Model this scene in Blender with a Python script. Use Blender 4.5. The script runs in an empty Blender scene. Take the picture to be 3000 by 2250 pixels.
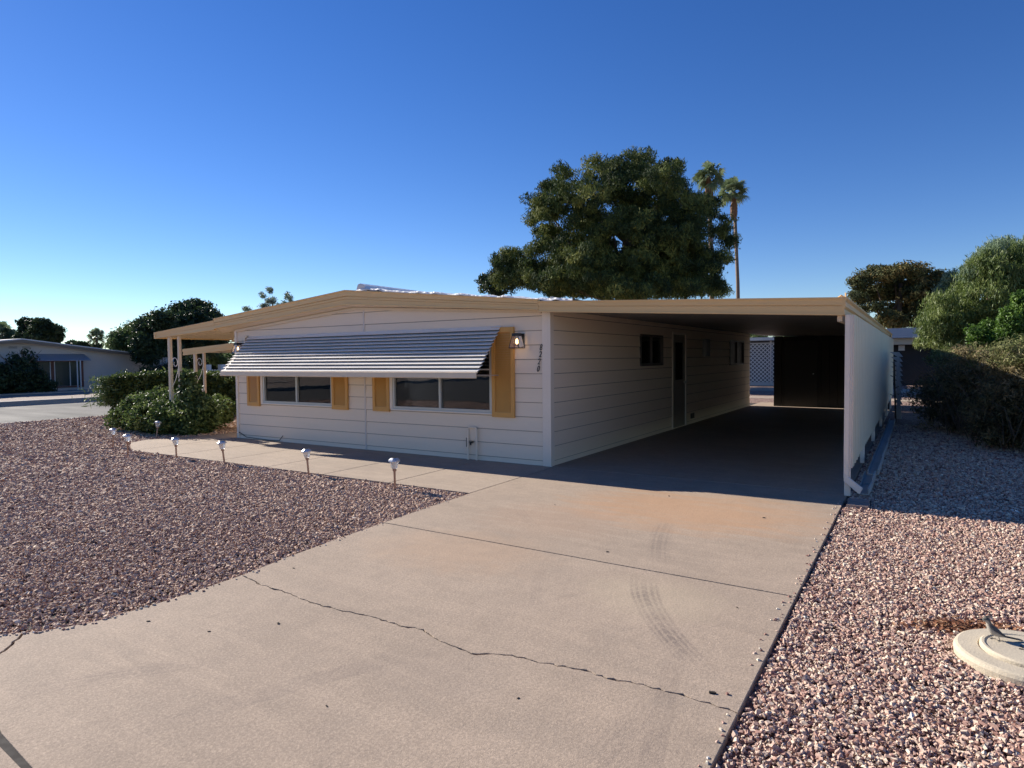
import bpy, math, random
import numpy as np
from mathutils import Vector, Matrix, noise as NZ
R=math.radians
rng=np.random.default_rng(7); random.seed(7)
S=bpy.context.scene
COL=S.collection

# ------------------------------------------------------------------ helpers
def lin(c): return tuple(((x/12.92) if x<=.04045 else ((x+.055)/1.055)**2.4) for x in c)
def setp(b,n,v):
    if n in b.inputs: b.inputs[n].default_value=v
class NT:
    def __init__(s,name):
        s.m=bpy.data.materials.new(name); s.m.use_nodes=True
        s.t=s.m.node_tree; s.b=s.t.nodes['Principled BSDF']
    def n(s,t,**k):
        x=s.t.nodes.new(t)
        for a,v in k.items(): setattr(x,a,v)
        return x
    def l(s,a,b): s.t.links.new(a,b)
    def val(s,v):
        return v
    def put(s,sock,v):
        if hasattr(v,'is_output') or isinstance(v,bpy.types.NodeSocket): s.l(v,sock)
        else: sock.default_value=v
    def math(s,op,a,b=None,c=None,clamp=False):
        x=s.n('ShaderNodeMath',operation=op,use_clamp=clamp)
        s.put(x.inputs[0],a)
        if b is not None: s.put(x.inputs[1],b)
        if c is not None: s.put(x.inputs[2],c)
        return x.outputs[0]
    def noise(s,vec,scale,detail=4,rough=.55,dist=0):
        x=s.n('ShaderNodeTexNoise'); s.l(vec,x.inputs['Vector'])
        x.inputs['Scale'].default_value=scale; x.inputs['Detail'].default_value=detail
        x.inputs['Roughness'].default_value=rough; x.inputs['Distortion'].default_value=dist
        return x.outputs['Fac']
    def mapr(s,v,a,b,c=0.,d=1.):
        x=s.n('ShaderNodeMapRange'); s.put(x.inputs[0],v)
        for i,q in enumerate((a,b,c,d)): x.inputs[i+1].default_value=q
        return x.outputs[0]
    def ramp(s,v,stops,interp='LINEAR'):
        x=s.n('ShaderNodeValToRGB'); s.put(x.inputs[0],v); cr=x.color_ramp; cr.interpolation=interp
        while len(cr.elements)<len(stops): cr.elements.new(.5)
        for e,(p,c) in zip(cr.elements,stops): e.position=p; e.color=(*c,1)
        return x.outputs[0]
    def mix(s,f,a,b,blend='MIX'):
        x=s.n('ShaderNodeMix',data_type='RGBA',blend_type=blend)
        s.put(x.inputs[0],f)
        for i,q in ((6,a),(7,b)):
            if isinstance(q,tuple): x.inputs[i].default_value=(*q[:3],1)
            else: s.l(q,x.inputs[i])
        return x.outputs[2]
    def pos(s,scale=None):
        g=s.n('ShaderNodeNewGeometry').outputs['Position']
        if scale:
            x=s.n('ShaderNodeVectorMath',operation='MULTIPLY'); s.l(g,x.inputs[0]); x.inputs[1].default_value=scale
            return x.outputs[0]
        return g
    def bump(s,h,strength,dist):
        x=s.n('ShaderNodeBump'); s.l(h,x.inputs['Height']); x.inputs['Strength'].default_value=strength
        x.inputs['Distance'].default_value=dist; s.l(x.outputs[0],s.b.inputs['Normal'])

def mat(name,c,rough=.6,var=.12,scale=6,bump=.0,bscale=60,metal=0,spec=.5,stretch=None,dirt=0,bdist=.004):
    t=NT(name); p=t.pos(stretch)
    n1=t.noise(p,scale,5); n2=t.noise(p,scale*9,3)
    f=t.math('ADD',t.math('MULTIPLY',n1,.65),t.math('MULTIPLY',n2,.35))
    lo=tuple(x*(1-var) for x in c); hi=tuple(min(1,x*(1+var)) for x in c)
    col=t.ramp(f,[(.3,lo),(.7,hi)])
    if dirt:
        d=t.mapr(t.noise(p,scale*.5,6,.7),.5,.75)
        col=t.mix(t.math('MULTIPLY',d,dirt),col,tuple(x*.45 for x in c))
    t.l(col,t.b.inputs['Base Color'])
    t.l(t.mapr(n1,.3,.7,max(0,rough-.08),min(1,rough+.08)),t.b.inputs['Roughness'])
    setp(t.b,'Metallic',metal); setp(t.b,'Specular IOR Level',spec)
    if bump: t.bump(t.noise(t.pos(),bscale,3),bump,bdist)
    return t.m

class MB:
    def __init__(s): s.v=[]; s.f=[]
    def add(s,vs,fs):
        o=len(s.v); s.v+= [tuple(v) for v in vs]; s.f+=[tuple(i+o for i in f) for f in fs]; return s
    def box(s,x0,x1,y0,y1,z0,z1):
        v=[(x0,y0,z0),(x1,y0,z0),(x1,y1,z0),(x0,y1,z0),(x0,y0,z1),(x1,y0,z1),(x1,y1,z1),(x0,y1,z1)]
        return s.add(v,[(0,3,2,1),(4,5,6,7),(0,1,5,4),(1,2,6,5),(2,3,7,6),(3,0,4,7)])
    def hexa(s,v): # 8 explicit corners, bottom ring then top ring
        return s.add(v,[(0,3,2,1),(4,5,6,7),(0,1,5,4),(1,2,6,5),(2,3,7,6),(3,0,4,7)])
    def prism(s,poly,axis,a,b): # extrude 2d polygon along an axis
        n=len(poly)
        def P(p,q):
            return {'x':(q,p[0],p[1]),'y':(p[0],q,p[1]),'z':(p[0],p[1],q)}[axis]
        v=[P(p,a) for p in poly]+[P(p,b) for p in poly]
        f=[tuple(range(n))[::-1],tuple(range(n,2*n))]+[(i,(i+1)%n,(i+1)%n+n,i+n) for i in range(n)]
        return s.add(v,f)
    def tube(s,pts,rad,n=8,cap=True):
        if not hasattr(rad,'__len__'): rad=[rad]*len(pts)
        pts=[Vector(p) for p in pts]; rings=[]; 
        up=Vector((0,0,1))
        for i,p in enumerate(pts):
            d=(pts[min(i+1,len(pts)-1)]-pts[max(i-1,0)]).normalized()
            u=d.cross(up if abs(d.z)<.95 else Vector((1,0,0))).normalized(); w=u.cross(d)
            rings.append([p+(u*math.cos(2*math.pi*k/n)+w*math.sin(2*math.pi*k/n))*rad[i] for k in range(n)])
        v=[q for r in rings for q in r]; f=[]
        for i in range(len(pts)-1):
            for k in range(n): f.append((i*n+k,i*n+(k+1)%n,(i+1)*n+(k+1)%n,(i+1)*n+k))
        if cap: f+= [tuple(range(n))[::-1],tuple(range((len(pts)-1)*n,len(pts)*n))]
        return s.add(v,f)
    def lathe(s,prof,c=(0,0,0),n=16,caps=True,rot=0):
        v=[];f=[]
        for r,z in prof:
            for k in range(n):
                a=2*math.pi*k/n+rot; v.append((c[0]+r*math.cos(a),c[1]+r*math.sin(a),c[2]+z))
        for i in range(len(prof)-1):
            for k in range(n): f.append((i*n+k,i*n+(k+1)%n,(i+1)*n+(k+1)%n,(i+1)*n+k))
        if caps: f+= [tuple(range(n))[::-1],tuple(range((len(prof)-1)*n,len(prof)*n))]
        return s.add(v,f)
    def xf(s,M):
        s.v=[tuple(M@Vector(v)) for v in s.v]; return s
    def build(s,name,m,parent=None,smooth=False,bevel=0,recalc=True):
        me=bpy.data.meshes.new(name)
        o=bpy.data.objects.new(name,me); COL.objects.link(o)
        off=Vector((0,0,0))
        if parent is not None:
            q=parent
            while q is not None: off+=q.location; q=q.parent
            o.parent=parent
        me.from_pydata([tuple(Vector(v)-off) for v in s.v],[],s.f)
        if recalc:
            import bmesh
            bm=bmesh.new(); bm.from_mesh(me); bmesh.ops.recalc_face_normals(bm,faces=bm.faces); bm.to_mesh(me); bm.free()
        if m is not None: me.materials.append(m)
        if smooth:
            for p in me.polygons: p.use_smooth=True
        if bevel:
            b=o.modifiers.new('bevel','BEVEL'); b.width=bevel; b.segments=2; b.limit_method='ANGLE'
        return o

def tag(o,label=None,cat=None,group=None,kind=None):
    if label: o['label']=label
    if cat: o['category']=cat
    if group: o['group']=group
    if kind: o['kind']=kind
    return o
def empty(name,loc,label,cat,group=None):
    o=bpy.data.objects.new(name,None); COL.objects.link(o); o.location=loc; o.empty_display_size=.2
    return tag(o,label,cat,group)
def copy_tree(o,parent=None):
    c=o.copy(); COL.objects.link(c)
    if parent is not None: c.parent=parent
    for ch in list(o.children): copy_tree(ch,c)
    return c

# ------------------------------------------------------------------ materials
def concrete(name,base,stain=True):
    t=NT(name); p=t.pos()
    big=t.noise(p,.55,5,.6,.4); med=t.noise(p,3.2,6,.65); fine=t.noise(p,38,4,.7); spk=t.noise(p,160,2,.6)
    stre=t.noise(t.pos((1.1,5.5,1)),1.4,5,.65,.8)
    c=t.ramp(big,[(.3,tuple(x*.80 for x in base)),(.52,base),(.72,(base[0]*1.10,base[1]*1.10,base[2]*1.10))])
    c=t.mix(t.mapr(med,.40,.66,0,.45),c,tuple(x*.74 for x in base))
    med2=t.noise(t.pos((1,1.6,1)),1.3,6,.7,1.2); c=t.mix(t.mapr(med2,.50,.68,0,.4),c,(base[0]*.74,base[1]*.77,base[2]*.80))
    c=t.mix(t.mapr(stre,.46,.66,0,.55),c,(min(1,base[0]*1.17),base[1]*1.16,base[2]*1.14))
    c=t.mix(t.mapr(fine,.35,.75,0,.5),c,tuple(x*.72 for x in base))
    c=t.mix(t.mapr(spk,.62,.7,0,.55),c,tuple(x*.42 for x in base))
    c=t.mix(t.mapr(spk,.38,.30,0,.5),c,tuple(min(1,x*1.5) for x in base))
    grit=t.noise(p,75,3,.75); gm=t.noise(t.pos((1,.45,1)),14,4,.7)
    c=t.mix(t.mapr(grit,.45,.62,0,.38),c,tuple(x*.50 for x in base))
    c=t.mix(t.mapr(grit,.48,.34,0,.30),c,tuple(min(1,x*1.45) for x in base))
    c=t.mix(t.mapr(gm,.5,.72,0,.30),c,tuple(x*.62 for x in base))
    if stain:
        sx=t.n('ShaderNodeSeparateXYZ'); t.l(p,sx.inputs[0]); x,y=sx.outputs[0],sx.outputs[1]
        def blob(cx,cy,rx,ry,nn,amt,colr):
            nonlocal c
            dx=t.math('DIVIDE',t.math('SUBTRACT',x,cx),rx); dy=t.math('DIVIDE',t.math('SUBTRACT',y,cy),ry)
            d=t.math('ADD',t.math('MULTIPLY',dx,dx),t.math('MULTIPLY',dy,dy))
            d=t.math('ADD',d,t.math('MULTIPLY',t.math('SUBTRACT',nn,.5),2.6))
            c=t.mix(t.mapr(d,1.2,.1,0,amt),c,colr)
        blob(2.5,-1.6,1.35,.95,stre,.6,(.47,.27,.145))
        blob(1.3,-3.9,.85,.6,med,.4,(.42,.28,.18))
        blob(1.5,-2.6,.8,.7,stre,.22,(.44,.27,.17))
        blob(3.0,-4.1,.5,.4,stre,.3,(.52,.42,.29))
        blob(2.4,-5.6,.5,.3,med,.16,(.22,.18,.15))
        # tyre marks: curved bands with lug breaks
        def track(x0,s1,s2,y0,ya,yb,w,amt,lug):
            nonlocal c
            dy=t.math('SUBTRACT',y,y0)
            xc=t.math('ADD',t.math('ADD',t.math('MULTIPLY',dy,s1),x0),t.math('MULTIPLY',t.math('MULTIPLY',dy,dy),s2))
            dx=t.math('ABSOLUTE',t.math('SUBTRACT',x,xc))
            band=t.mapr(dx,w,w*.75)
            rib=t.mapr(t.math('SINE',t.math('MULTIPLY',dx,150 if lug else 40)),-.4,.4,.35,1)
            lugf=t.mapr(t.math('SINE',t.math('ADD',t.math('MULTIPLY',y,95),t.math('MULTIPLY',dx,90))),-.95,-.7,.45,1) if lug else 1.
            rng_=t.math('MULTIPLY',t.mapr(y,ya,ya+.35),t.mapr(y,yb,yb-.35))
            f=t.math('MULTIPLY',t.math('MULTIPLY',band,rib),t.math('MULTIPLY',rng_,lugf))
            f=t.math('MULTIPLY',f,t.mapr(med,.35,.6,.25,1))
            c=t.mix(t.math('MULTIPLY',f,amt),c,(.13,.105,.095))
        track(3.06,-.62,.30,-4.3,-5.0,-3.72,.115,.55,True)
        track(2.62,-.30,.1,-2.9,-3.5,-2.2,.10,.34,True)
        track(2.25,-.5,.2,-4.3,-4.8,-3.9,.05,.2,False)
        track(1.1,-.9,.3,-2.6,-3.2,-2.1,.09,.16,True)
        track(3.46,-.22,.0,-5.2,-6.3,-4.7,.055,.22,False)
        track(3.42,.10,0,-5.9,-6.6,-5.2,.12,.22,True)
        track(1.9,.45,.1,-6.1,-6.7,-5.5,.09,.24,False)
        track(1.2,.75,.1,-6.3,-7.0,-5.9,.10,.3,True)
        track(2.5,.55,0,-4.4,-4.75,-4.1,.03,.2,False)
    t.l(c,t.b.inputs['Base Color']); setp(t.b,'Roughness',.88); setp(t.b,'Specular IOR Level',.25)
    h=t.math('ADD',t.math('MULTIPLY',fine,.6),t.math('ADD',t.math('MULTIPLY',spk,.4),t.math('MULTIPLY',med,1.5)))
    t.bump(h,.6,.006)
    return t.m
M={}
M['conc']=concrete('driveway_concrete',(.405,.315,.238))
M['walk']=concrete('walkway_concrete',(.43,.34,.26),False)
M['lid']=mat('lid_concrete',(.50,.43,.32),.85,.12,9,.5,120,dirt=.25)
M['seam']=mat('joint_dirt',(.022,.017,.014),.95,.3,20)
def gravel_base():
    t=NT('gravel_base'); p=t.pos(); v=t.n('ShaderNodeTexVoronoi'); t.l(p,v.inputs['Vector']); v.inputs['Scale'].default_value=42
    sp=t.n('ShaderNodeSeparateColor'); t.l(v.outputs['Color'],sp.inputs[0])
    c=t.ramp(sp.outputs[0],[(0,(.09,.06,.05)),(.35,(.22,.14,.12)),(.7,(.34,.23,.19)),(1,(.5,.38,.31))])
    big=t.noise(p,.35,4); c=t.mix(t.mapr(big,.35,.7,0,.35),c,(.16,.10,.085))
    t.l(c,t.b.inputs['Base Color']); setp(t.b,'Roughness',.95); setp(t.b,'Specular IOR Level',.2)
    t.bump(t.math('SUBTRACT',1,v.outputs['Distance']),1.,.02); return t.m
M['ground']=gravel_base()
def stone_mat(name,stops):
    t=NT(name); a=t.n('ShaderNodeAttribute',attribute_name='rnd')
    c=t.ramp(a.outputs['Fac'],stops)
    n=t.noise(t.pos(),90,2); c=t.mix(t.mapr(n,.35,.7,0,.4),c,(.12,.07,.06))
    t.l(c,t.b.inputs['Base Color']); setp(t.b,'Roughness',.85); setp(t.b,'Specular IOR Level',.3); return t.m
M['stoneR']=stone_mat('pink_gravel_stone',[(0,(.16,.075,.065)),(.2,(.40,.23,.18)),(.42,(.60,.40,.31)),(.65,(.72,.55,.42)),(.9,(.80,.70,.54)),(1,(.88,.84,.75))])
M['stoneL']=stone_mat('plum_gravel_stone',[(0,(.13,.08,.055)),(.2,(.38,.24,.175)),(.45,(.56,.385,.28)),(.7,(.68,.50,.37)),(.92,(.76,.62,.46)),(1,(.88,.80,.66))])
M['asphalt']=mat('asphalt',(.047,.045,.043),.9,.18,1.2,.4,80,stretch=(.25,1,1))
M['kerb']=mat('kerb_concrete',(.36,.32,.28),.9,.1,3)
M['siding']=mat('painted_siding',(.83,.695,.545),.6,.05,2.2,.2,35,stretch=(.4,.4,4),dirt=.14,bdist=.002)
M['trim']=mat('trim_paint',(.82,.71,.59),.5,.05,4,dirt=.06)
M['tan']=mat('tan_metal_fascia',(.78,.51,.22),.45,.05,3,stretch=(.3,.3,6),dirt=.12)
M['tan2']=mat('tan_soffit',(.70,.57,.42),.55,.05,3)
M['porch']=mat('cream_porch_metal',(.70,.58,.43),.5,.06,3,dirt=.1)
M['ochre']=mat('ochre_shutter_paint',(.64,.33,.085),.55,.06,8,dirt=.1)
M['awn']=mat('white_aluminium_slat',(.88,.83,.76),.34,.04,4,stretch=(.3,2,2),dirt=.1)
M['awnlip']=mat('awning_cream_edge',(.74,.60,.43),.5,.06,3)
M['alu']=mat('window_aluminium',(.50,.49,.47),.4,.06,8,metal=.4,dirt=.1)
M['bronze']=mat('bronze_frame',(.07,.06,.055),.5,.1,8)
M['black']=mat('black_metal',(.012,.012,.013),.4,.2,10)
M['white']=mat('white_paint',(.74,.73,.70),.55,.06,6,dirt=.1)
M['coat']=mat('white_roof_coating',(.82,.82,.82),.6,.06,8,.8,16,bdist=.03)
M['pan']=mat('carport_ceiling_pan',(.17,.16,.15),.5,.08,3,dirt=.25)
M['panel']=mat('side_panel_metal',(.68,.61,.44),.42,.07,2.5,metal=.0,stretch=(1,1,.3),dirt=.15,spec=.35)
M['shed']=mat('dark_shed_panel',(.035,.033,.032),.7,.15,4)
M['inside']=mat('interior_wall',(.09,.08,.07),.85,.1,3)
M['ifloor']=mat('interior_floor',(.12,.09,.07),.8,.1,3)
M['bark']=mat('bark',(.13,.09,.06),.95,.35,9,.8,30,bdist=.02,stretch=(1,1,.3))
M['palmbark']=mat('palm_bark',(.20,.14,.10),.95,.25,6,.8,20,bdist=.02,stretch=(.5,.5,3))
M['rust']=mat('dry_palm_skirt',(.17,.095,.05),.95,.3,10)
M['nwall']=mat('neighbour_wall',(.58,.54,.50),.8,.05,2,dirt=.1)
M['nroof']=mat('neighbour_roof',(.70,.68,.65),.8,.06,2)
M['redbrown']=mat('redbrown_trim',(.16,.06,.04),.6,.1,6)
M['bluemetal']=mat('grey_blue_awning',(.30,.33,.38),.45,.08,3)
M['gutter']=mat('weathered_gutter',(.36,.36,.34),.7,.25,7,.4,40,dirt=.6,stretch=(2,.5,2))
M['paver']=mat('brick_paver',(.30,.22,.18),.9,.12,10,.5,60)
M['wood']=mat('weathered_wood',(.42,.40,.38),.9,.25,12,.7,40,stretch=(2,2,.4),dirt=.5)
def glass(name,tint,refl):
    t=NT(name); nt=t.t; out=nt.nodes['Material Output']
    g=t.n('ShaderNodeBsdfGlossy'); g.inputs['Roughness'].default_value=.015; g.inputs['Color'].default_value=(1,1,1,1)
    tr=t.n('ShaderNodeBsdfTransparent'); tr.inputs['Color'].default_value=(*tint,1)
    f=t.n('ShaderNodeFresnel'); f.inputs['IOR'].default_value=1.5
    mx=t.n('ShaderNodeMixShader'); t.l(t.math('MULTIPLY',f.outputs[0],refl,clamp=True),mx.inputs[0]); t.l(tr.outputs[0],mx.inputs[1]); t.l(g.outputs[0],mx.inputs[2])
    # faint waviness of old panes
    b=t.n('ShaderNodeBump'); t.l(t.noise(t.pos(),2.2,2),b.inputs['Height']); b.inputs['Strength'].default_value=.05; b.inputs['Distance'].default_value=.02
    t.l(b.outputs[0],g.inputs['Normal'])
    t.l(mx.outputs[0],out.inputs['Surface']); return t.m
M['glass']=glass('window_glass',(.5,.52,.52),1.6)
M['glassc']=glass('left_window_glass',(.8,.82,.82),1.4)
M['clear']=glass('lamp_glass',(.9,.9,.9),1.2)
def emit(name,c,s):
    t=NT(name); setp(t.b,'Base Color',(*c,1)); setp(t.b,'Emission Color',(*c,1)); setp(t.b,'Emission Strength',s); return t.m
M['bulb']=emit('warm_bulb',(1,.66,.28),4)
def leafmat(name,stops,rough=.55,trans=.25):
    t=NT(name); a=t.n('ShaderNodeAttribute',attribute_name='rnd'); c=t.ramp(a.outputs['Fac'],stops)
    t.l(c,t.b.inputs['Base Color']); setp(t.b,'Roughness',rough); setp(t.b,'Specular IOR Level',.35)
    tl=t.n('ShaderNodeBsdfTranslucent'); t.l(c,tl.inputs['Color'])
    mx=t.n('ShaderNodeMixShader'); mx.inputs[0].default_value=trans
    t.l(t.b.outputs[0],mx.inputs[1]); t.l(tl.outputs[0],mx.inputs[2]); t.l(mx.outputs[0],t.t.nodes['Material Output'].inputs['Surface'])
    return t.m
M['pine']=leafmat('pine_needles',[(0,(.014,.028,.010)),(.5,(.052,.082,.022)),(.8,(.17,.195,.045)),(1,(.34,.32,.085))],.8,.15)
M['pine2']=leafmat('golden_pine_needles',[(0,(.022,.034,.012)),(.5,(.075,.085,.025)),(.8,(.17,.13,.04)),(1,(.30,.19,.05))],.8,.15)
M['dark']=leafmat('dark_tree_leaf',[(0,(.016,.03,.012)),(.6,(.035,.06,.022)),(1,(.07,.10,.04))])
M['mid']=leafmat('mid_tree_leaf',[(0,(.04,.07,.02)),(.6,(.10,.15,.05)),(1,(.2,.25,.1))])
M['willow']=leafmat('willow_leaf',[(0,(.045,.075,.018)),(.5,(.13,.18,.045)),(1,(.30,.34,.12))],.5,.35)
M['willowl']=leafmat('pale_feathery_leaf',[(0,(.10,.16,.09)),(.5,(.18,.25,.14)),(1,(.28,.36,.22))],.5,.35)
M['bright']=leafmat('bright_vine_leaf',[(0,(.03,.07,.012)),(.5,(.085,.165,.025)),(1,(.19,.30,.05))],.5,.35)
M['hedge']=leafmat('hedge_leaf',[(0,(.03,.05,.014)),(.5,(.075,.11,.025)),(1,(.15,.19,.05))],.45,.25)
M['shrub']=leafmat('glossy_shrub_leaf',[(0,(.03,.055,.015)),(.5,(.09,.135,.04)),(1,(.21,.26,.08))],.55,.3)
M['brush']=leafmat('dry_brush_leaf',[(0,(.045,.04,.02)),(.4,(.13,.115,.05)),(.75,(.28,.22,.11)),(1,(.42,.33,.19))],.8,.25)
M['brushg']=leafmat('green_brush_leaf',[(0,(.07,.085,.025)),(.5,(.16,.18,.06)),(.8,(.26,.26,.11)),(1,(.36,.30,.16))],.8,.3)
M['redleaf']=leafmat('reddish_shrub_leaf',[(0,(.03,.02,.018)),(.7,(.07,.035,.03)),(1,(.20,.07,.035))])
M['euc']=leafmat('grey_green_leaf',[(0,(.09,.13,.09)),(1,(.22,.28,.2))],.5,.3)
M['litter']=leafmat('dry_leaf_litter',[(0,(.10,.035,.02)),(.6,(.24,.10,.05)),(1,(.42,.24,.13))],.9,.1)
M['twig']=mat('twig',(.16,.12,.08),.95,.3,10)

# ------------------------------------------------------------------ numpy meshes
def np_mesh(name,V,faces_per,Fi,rnd,m,parent=None,smooth=False):
    me=bpy.data.meshes.new(name); nf=len(Fi)
    off=np.zeros(3)
    q=parent
    while q is not None: off+=np.array(q.location); q=q.parent
    V=(V-off).astype(np.float32)
    me.vertices.add(len(V)); me.vertices.foreach_set('co',V.ravel())
    me.loops.add(nf*faces_per); me.loops.foreach_set('vertex_index',Fi.astype(np.int32).ravel())
    me.polygons.add(nf); me.polygons.foreach_set('loop_start',(np.arange(nf)*faces_per).astype(np.int32))
    try: me.polygons.foreach_set('loop_total',np.full(nf,faces_per,np.int32))
    except Exception: pass
    a=me.attributes.new('rnd','FLOAT','POINT'); a.data.foreach_set('value',rnd.astype(np.float32))
    me.update(calc_edges=True); me.validate()
    me.materials.append(m)
    me.polygons.foreach_set('use_smooth',np.zeros(len(me.polygons),bool))
    o=bpy.data.objects.new(name,me); COL.objects.link(o)
    if parent is not None: o.parent=parent
    return o
def norm(v): return v/np.maximum(np.linalg.norm(v,axis=1,keepdims=True),1e-6)
def leafset(P,N,L,W,rnd,droop=None,dirv=None):
    """one bent 4-vertex leaf per point: P centre, N normal, L length, W width"""
    n=len(P)
    a=rng.normal(size=(n,3)) if dirv is None else dirv+rng.normal(size=(n,3))*.55
    T=norm(np.cross(N,a)) if dirv is None else norm(a)
    B=norm(np.cross(N,T)); N2=np.cross(T,B)
    L=L*(rng.uniform(.6,1.25,(n,1))); W=W*rng.uniform(.7,1.2,(n,1))
    v0=P-T*L*.5; v1=P+B*W*.5+N2*W*.12; v2=P+T*L*.5; v3=P-B*W*.5+N2*W*.12
    V=np.stack([v0,v1,v2,v3],1).reshape(-1,3)
    F=np.arange(4*n).reshape(n,4)
    return V,F,np.repeat(rnd,4)
def clump_points(blobs,n,clumps,cr,fill=.35,seed=0):
    """points clustered into tufts sitting on and inside ellipsoids"""
    P=[];C=[];O=[]
    vol=np.array([b[3]*b[4]+b[4]*b[5]+b[3]*b[5] for b in blobs]); vol=vol/vol.sum()
    for b,w in zip(blobs,vol):
        k=max(3,int(clumps*w)); m=max(10,int(n*w))
        d=norm(rng.normal(size=(k,3))); r=np.where(rng.random(k)<fill,rng.uniform(.35,.85,k),rng.uniform(.85,1.06,k))[:,None]
        cc=d*r*np.array(b[3:6])+np.array(b[:3])
        cv=rng.random(k); cs=rng.uniform(.6,1.3,k)
        i=rng.integers(0,k,m)
        off=norm(rng.normal(size=(m,3)))*(rng.random((m,1))**.45)*1.75*cr*cs[i][:,None]; off[:,2]*=.75
        P.append(cc[i]+off); O.append(norm(d[i]*.5+off/ max(cr,1e-3)*.8+np.array([0,0,.25]))); C.append(np.clip(cv[i]*.65+rng.random(m)*.35,0,1))
    return np.concatenate(P),np.concatenate(O),np.concatenate(C)
def foliage(name,blobs,n,clumps,cr,L,W,m,parent,zmin=None,fill=.35,gaps=None,flat=.6,dirv=None):
    P,O,c=clump_points(blobs,n,clumps,cr,fill)
    if zmin is not None:
        k=P[:,2]>zmin; P,O,c=P[k],O[k],c[k]
    if gaps is not None:
        for g in gaps:
            k=gapmask(P,g); P,O,c=P[k],O[k],c[k]
    N=norm(O*flat+rng.normal(size=P.shape)*.6)
    V,F,r=leafset(P,N,L,W,c,dirv=dirv)
    return np_mesh(name,V,4,F,r,m,parent)
def gapmask(P,g): # hole through the crown along a horizontal line: (x,y,z, dirx,diry, r, rz)
    d=P-np.array(g[:3]); u=np.array([g[3],g[4]]); u=u/np.linalg.norm(u)
    s=d[:,0]*u[1]-d[:,1]*u[0]
    return (s/g[5])**2+(d[:,2]/g[6])**2>rng.uniform(.6,1.2,len(P))

# ------------------------------------------------------------------ camera
CAM=Vector((4.42,-8.04,1.55))
yaw,pitch,roll=R(32.2),R(2.28),R(.57)
fw=Vector((-math.sin(yaw)*math.cos(pitch),math.cos(yaw)*math.cos(pitch),-math.sin(pitch)))
r0=Vector((math.cos(yaw),math.sin(yaw),0)); u0=r0.cross(fw)
rt=math.cos(roll)*r0-math.sin(roll)*u0; up=math.sin(roll)*r0+math.cos(roll)*u0
cam=bpy.data.cameras.new('camera'); co=bpy.data.objects.new('camera',cam); COL.objects.link(co)
mw=Matrix((( rt.x,up.x,-fw.x,CAM.x),(rt.y,up.y,-fw.y,CAM.y),(rt.z,up.z,-fw.z,CAM.z),(0,0,0,1)))
co.matrix_world=mw
cam.sensor_width=36; cam.lens=36*1885/3000; cam.clip_end=3000; cam.clip_start=.05
S.camera=co

# ------------------------------------------------------------------ light
SUN=Vector((-2.0,.18,1)).normalized()
sl=bpy.data.lights.new('sun','SUN'); so=bpy.data.objects.new('sun',sl); COL.objects.link(so)
sl.energy=5.0; sl.angle=R(.5); sl.color=(1,.93,.83)
so.rotation_euler=(-SUN).to_track_quat('-Z','Y').to_euler(); so.location=(-30,2,20)
w=bpy.data.worlds.new('World'); S.world=w; w.use_nodes=True
nt=w.node_tree; bg=nt.nodes['Background']; sky=nt.nodes.new('ShaderNodeTexSky'); sky.sky_type='NISHITA'
sky.sun_disc=False; sky.sun_elevation=math.asin(SUN.z); sky.sun_rotation=math.atan2(SUN.x,SUN.y)
sky.altitude=1400; sky.air_density=1.0; sky.dust_density=.05; sky.ozone_density=3.0
hs=nt.nodes.new('ShaderNodeHueSaturation'); hs.inputs['Saturation'].default_value=1.27; hs.inputs['Hue'].default_value=.515; nt.links.new(sky.outputs[0],hs.inputs['Color']); nt.links.new(hs.outputs[0],bg.inputs['Color']); bg.inputs['Strength'].default_value=.076
S.view_settings.view_transform='Standard'; S.view_settings.look='None'; S.view_settings.exposure=.85; S.view_settings.gamma=1
S.render.engine='CYCLES'
S.cycles.max_bounces=8; S.cycles.transparent_max_bounces=12

# ------------------------------------------------------------------ ground, street
def struct(o): return tag(o,kind='structure')
GZ=-.035
g=MB(); g.add([(-700,-700,GZ),(700,-700,GZ),(700,700,GZ),(-700,700,GZ)],[(0,1,2,3)]); struct(g.build('ground',M['ground']))
s=MB()
s.add([(-23.4,-300,GZ+.012),(-15.9,-300,GZ+.012),(-15.9,300,GZ+.012),(-23.4,300,GZ+.012)],[(0,1,2,3)])
s.add([(-15.9,-30,GZ+.012),(60,-30,GZ+.012),(60,-11,GZ+.012),(-15.9,-11,GZ+.012)],[(0,1,2,3)])
struct(s.build('street',M['asphalt']))
k=MB(); k.prism([(-23.95,GZ),(-23.40,GZ),(-23.40,GZ+.02),(-23.70,GZ+.022),(-23.715,.155),(-23.95,.16)],'y',-60,80)
struct(k.build('kerb',M['kerb']))
k=MB(); k.box(-15.9,-15.75,-10.9,60,GZ,-.012); struct(k.build('street_edging',M['kerb']))
y_=MB(); y_.box(-90,-23.96,-60,100,GZ-.3,.115); struct(y_.build('far_yard',mat('far_yard_gravel',(.27,.21,.17),.95,.3,3,.8,20,bdist=.03)))
s=MB(); s.box(-31.2,-30.2,-20,26,.05,.17); struct(s.build('far_path',M['kerb']))
# pale concrete strips standing in for sunlit bands of ground behind the carport
s=MB(); s.add([(-14,17.2,GZ+.006),(14,17.2,GZ+.006),(14,18.7,GZ+.006),(-14,18.7,GZ+.006)],[(0,1,2,3)])
s.add([(-14,22.6,GZ+.006),(14,22.6,GZ+.006),(14,26.2,GZ+.006),(-14,26.2,GZ+.006)],[(0,1,2,3)]); struct(s.build('lit_ground_strips',M['walk']))

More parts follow.
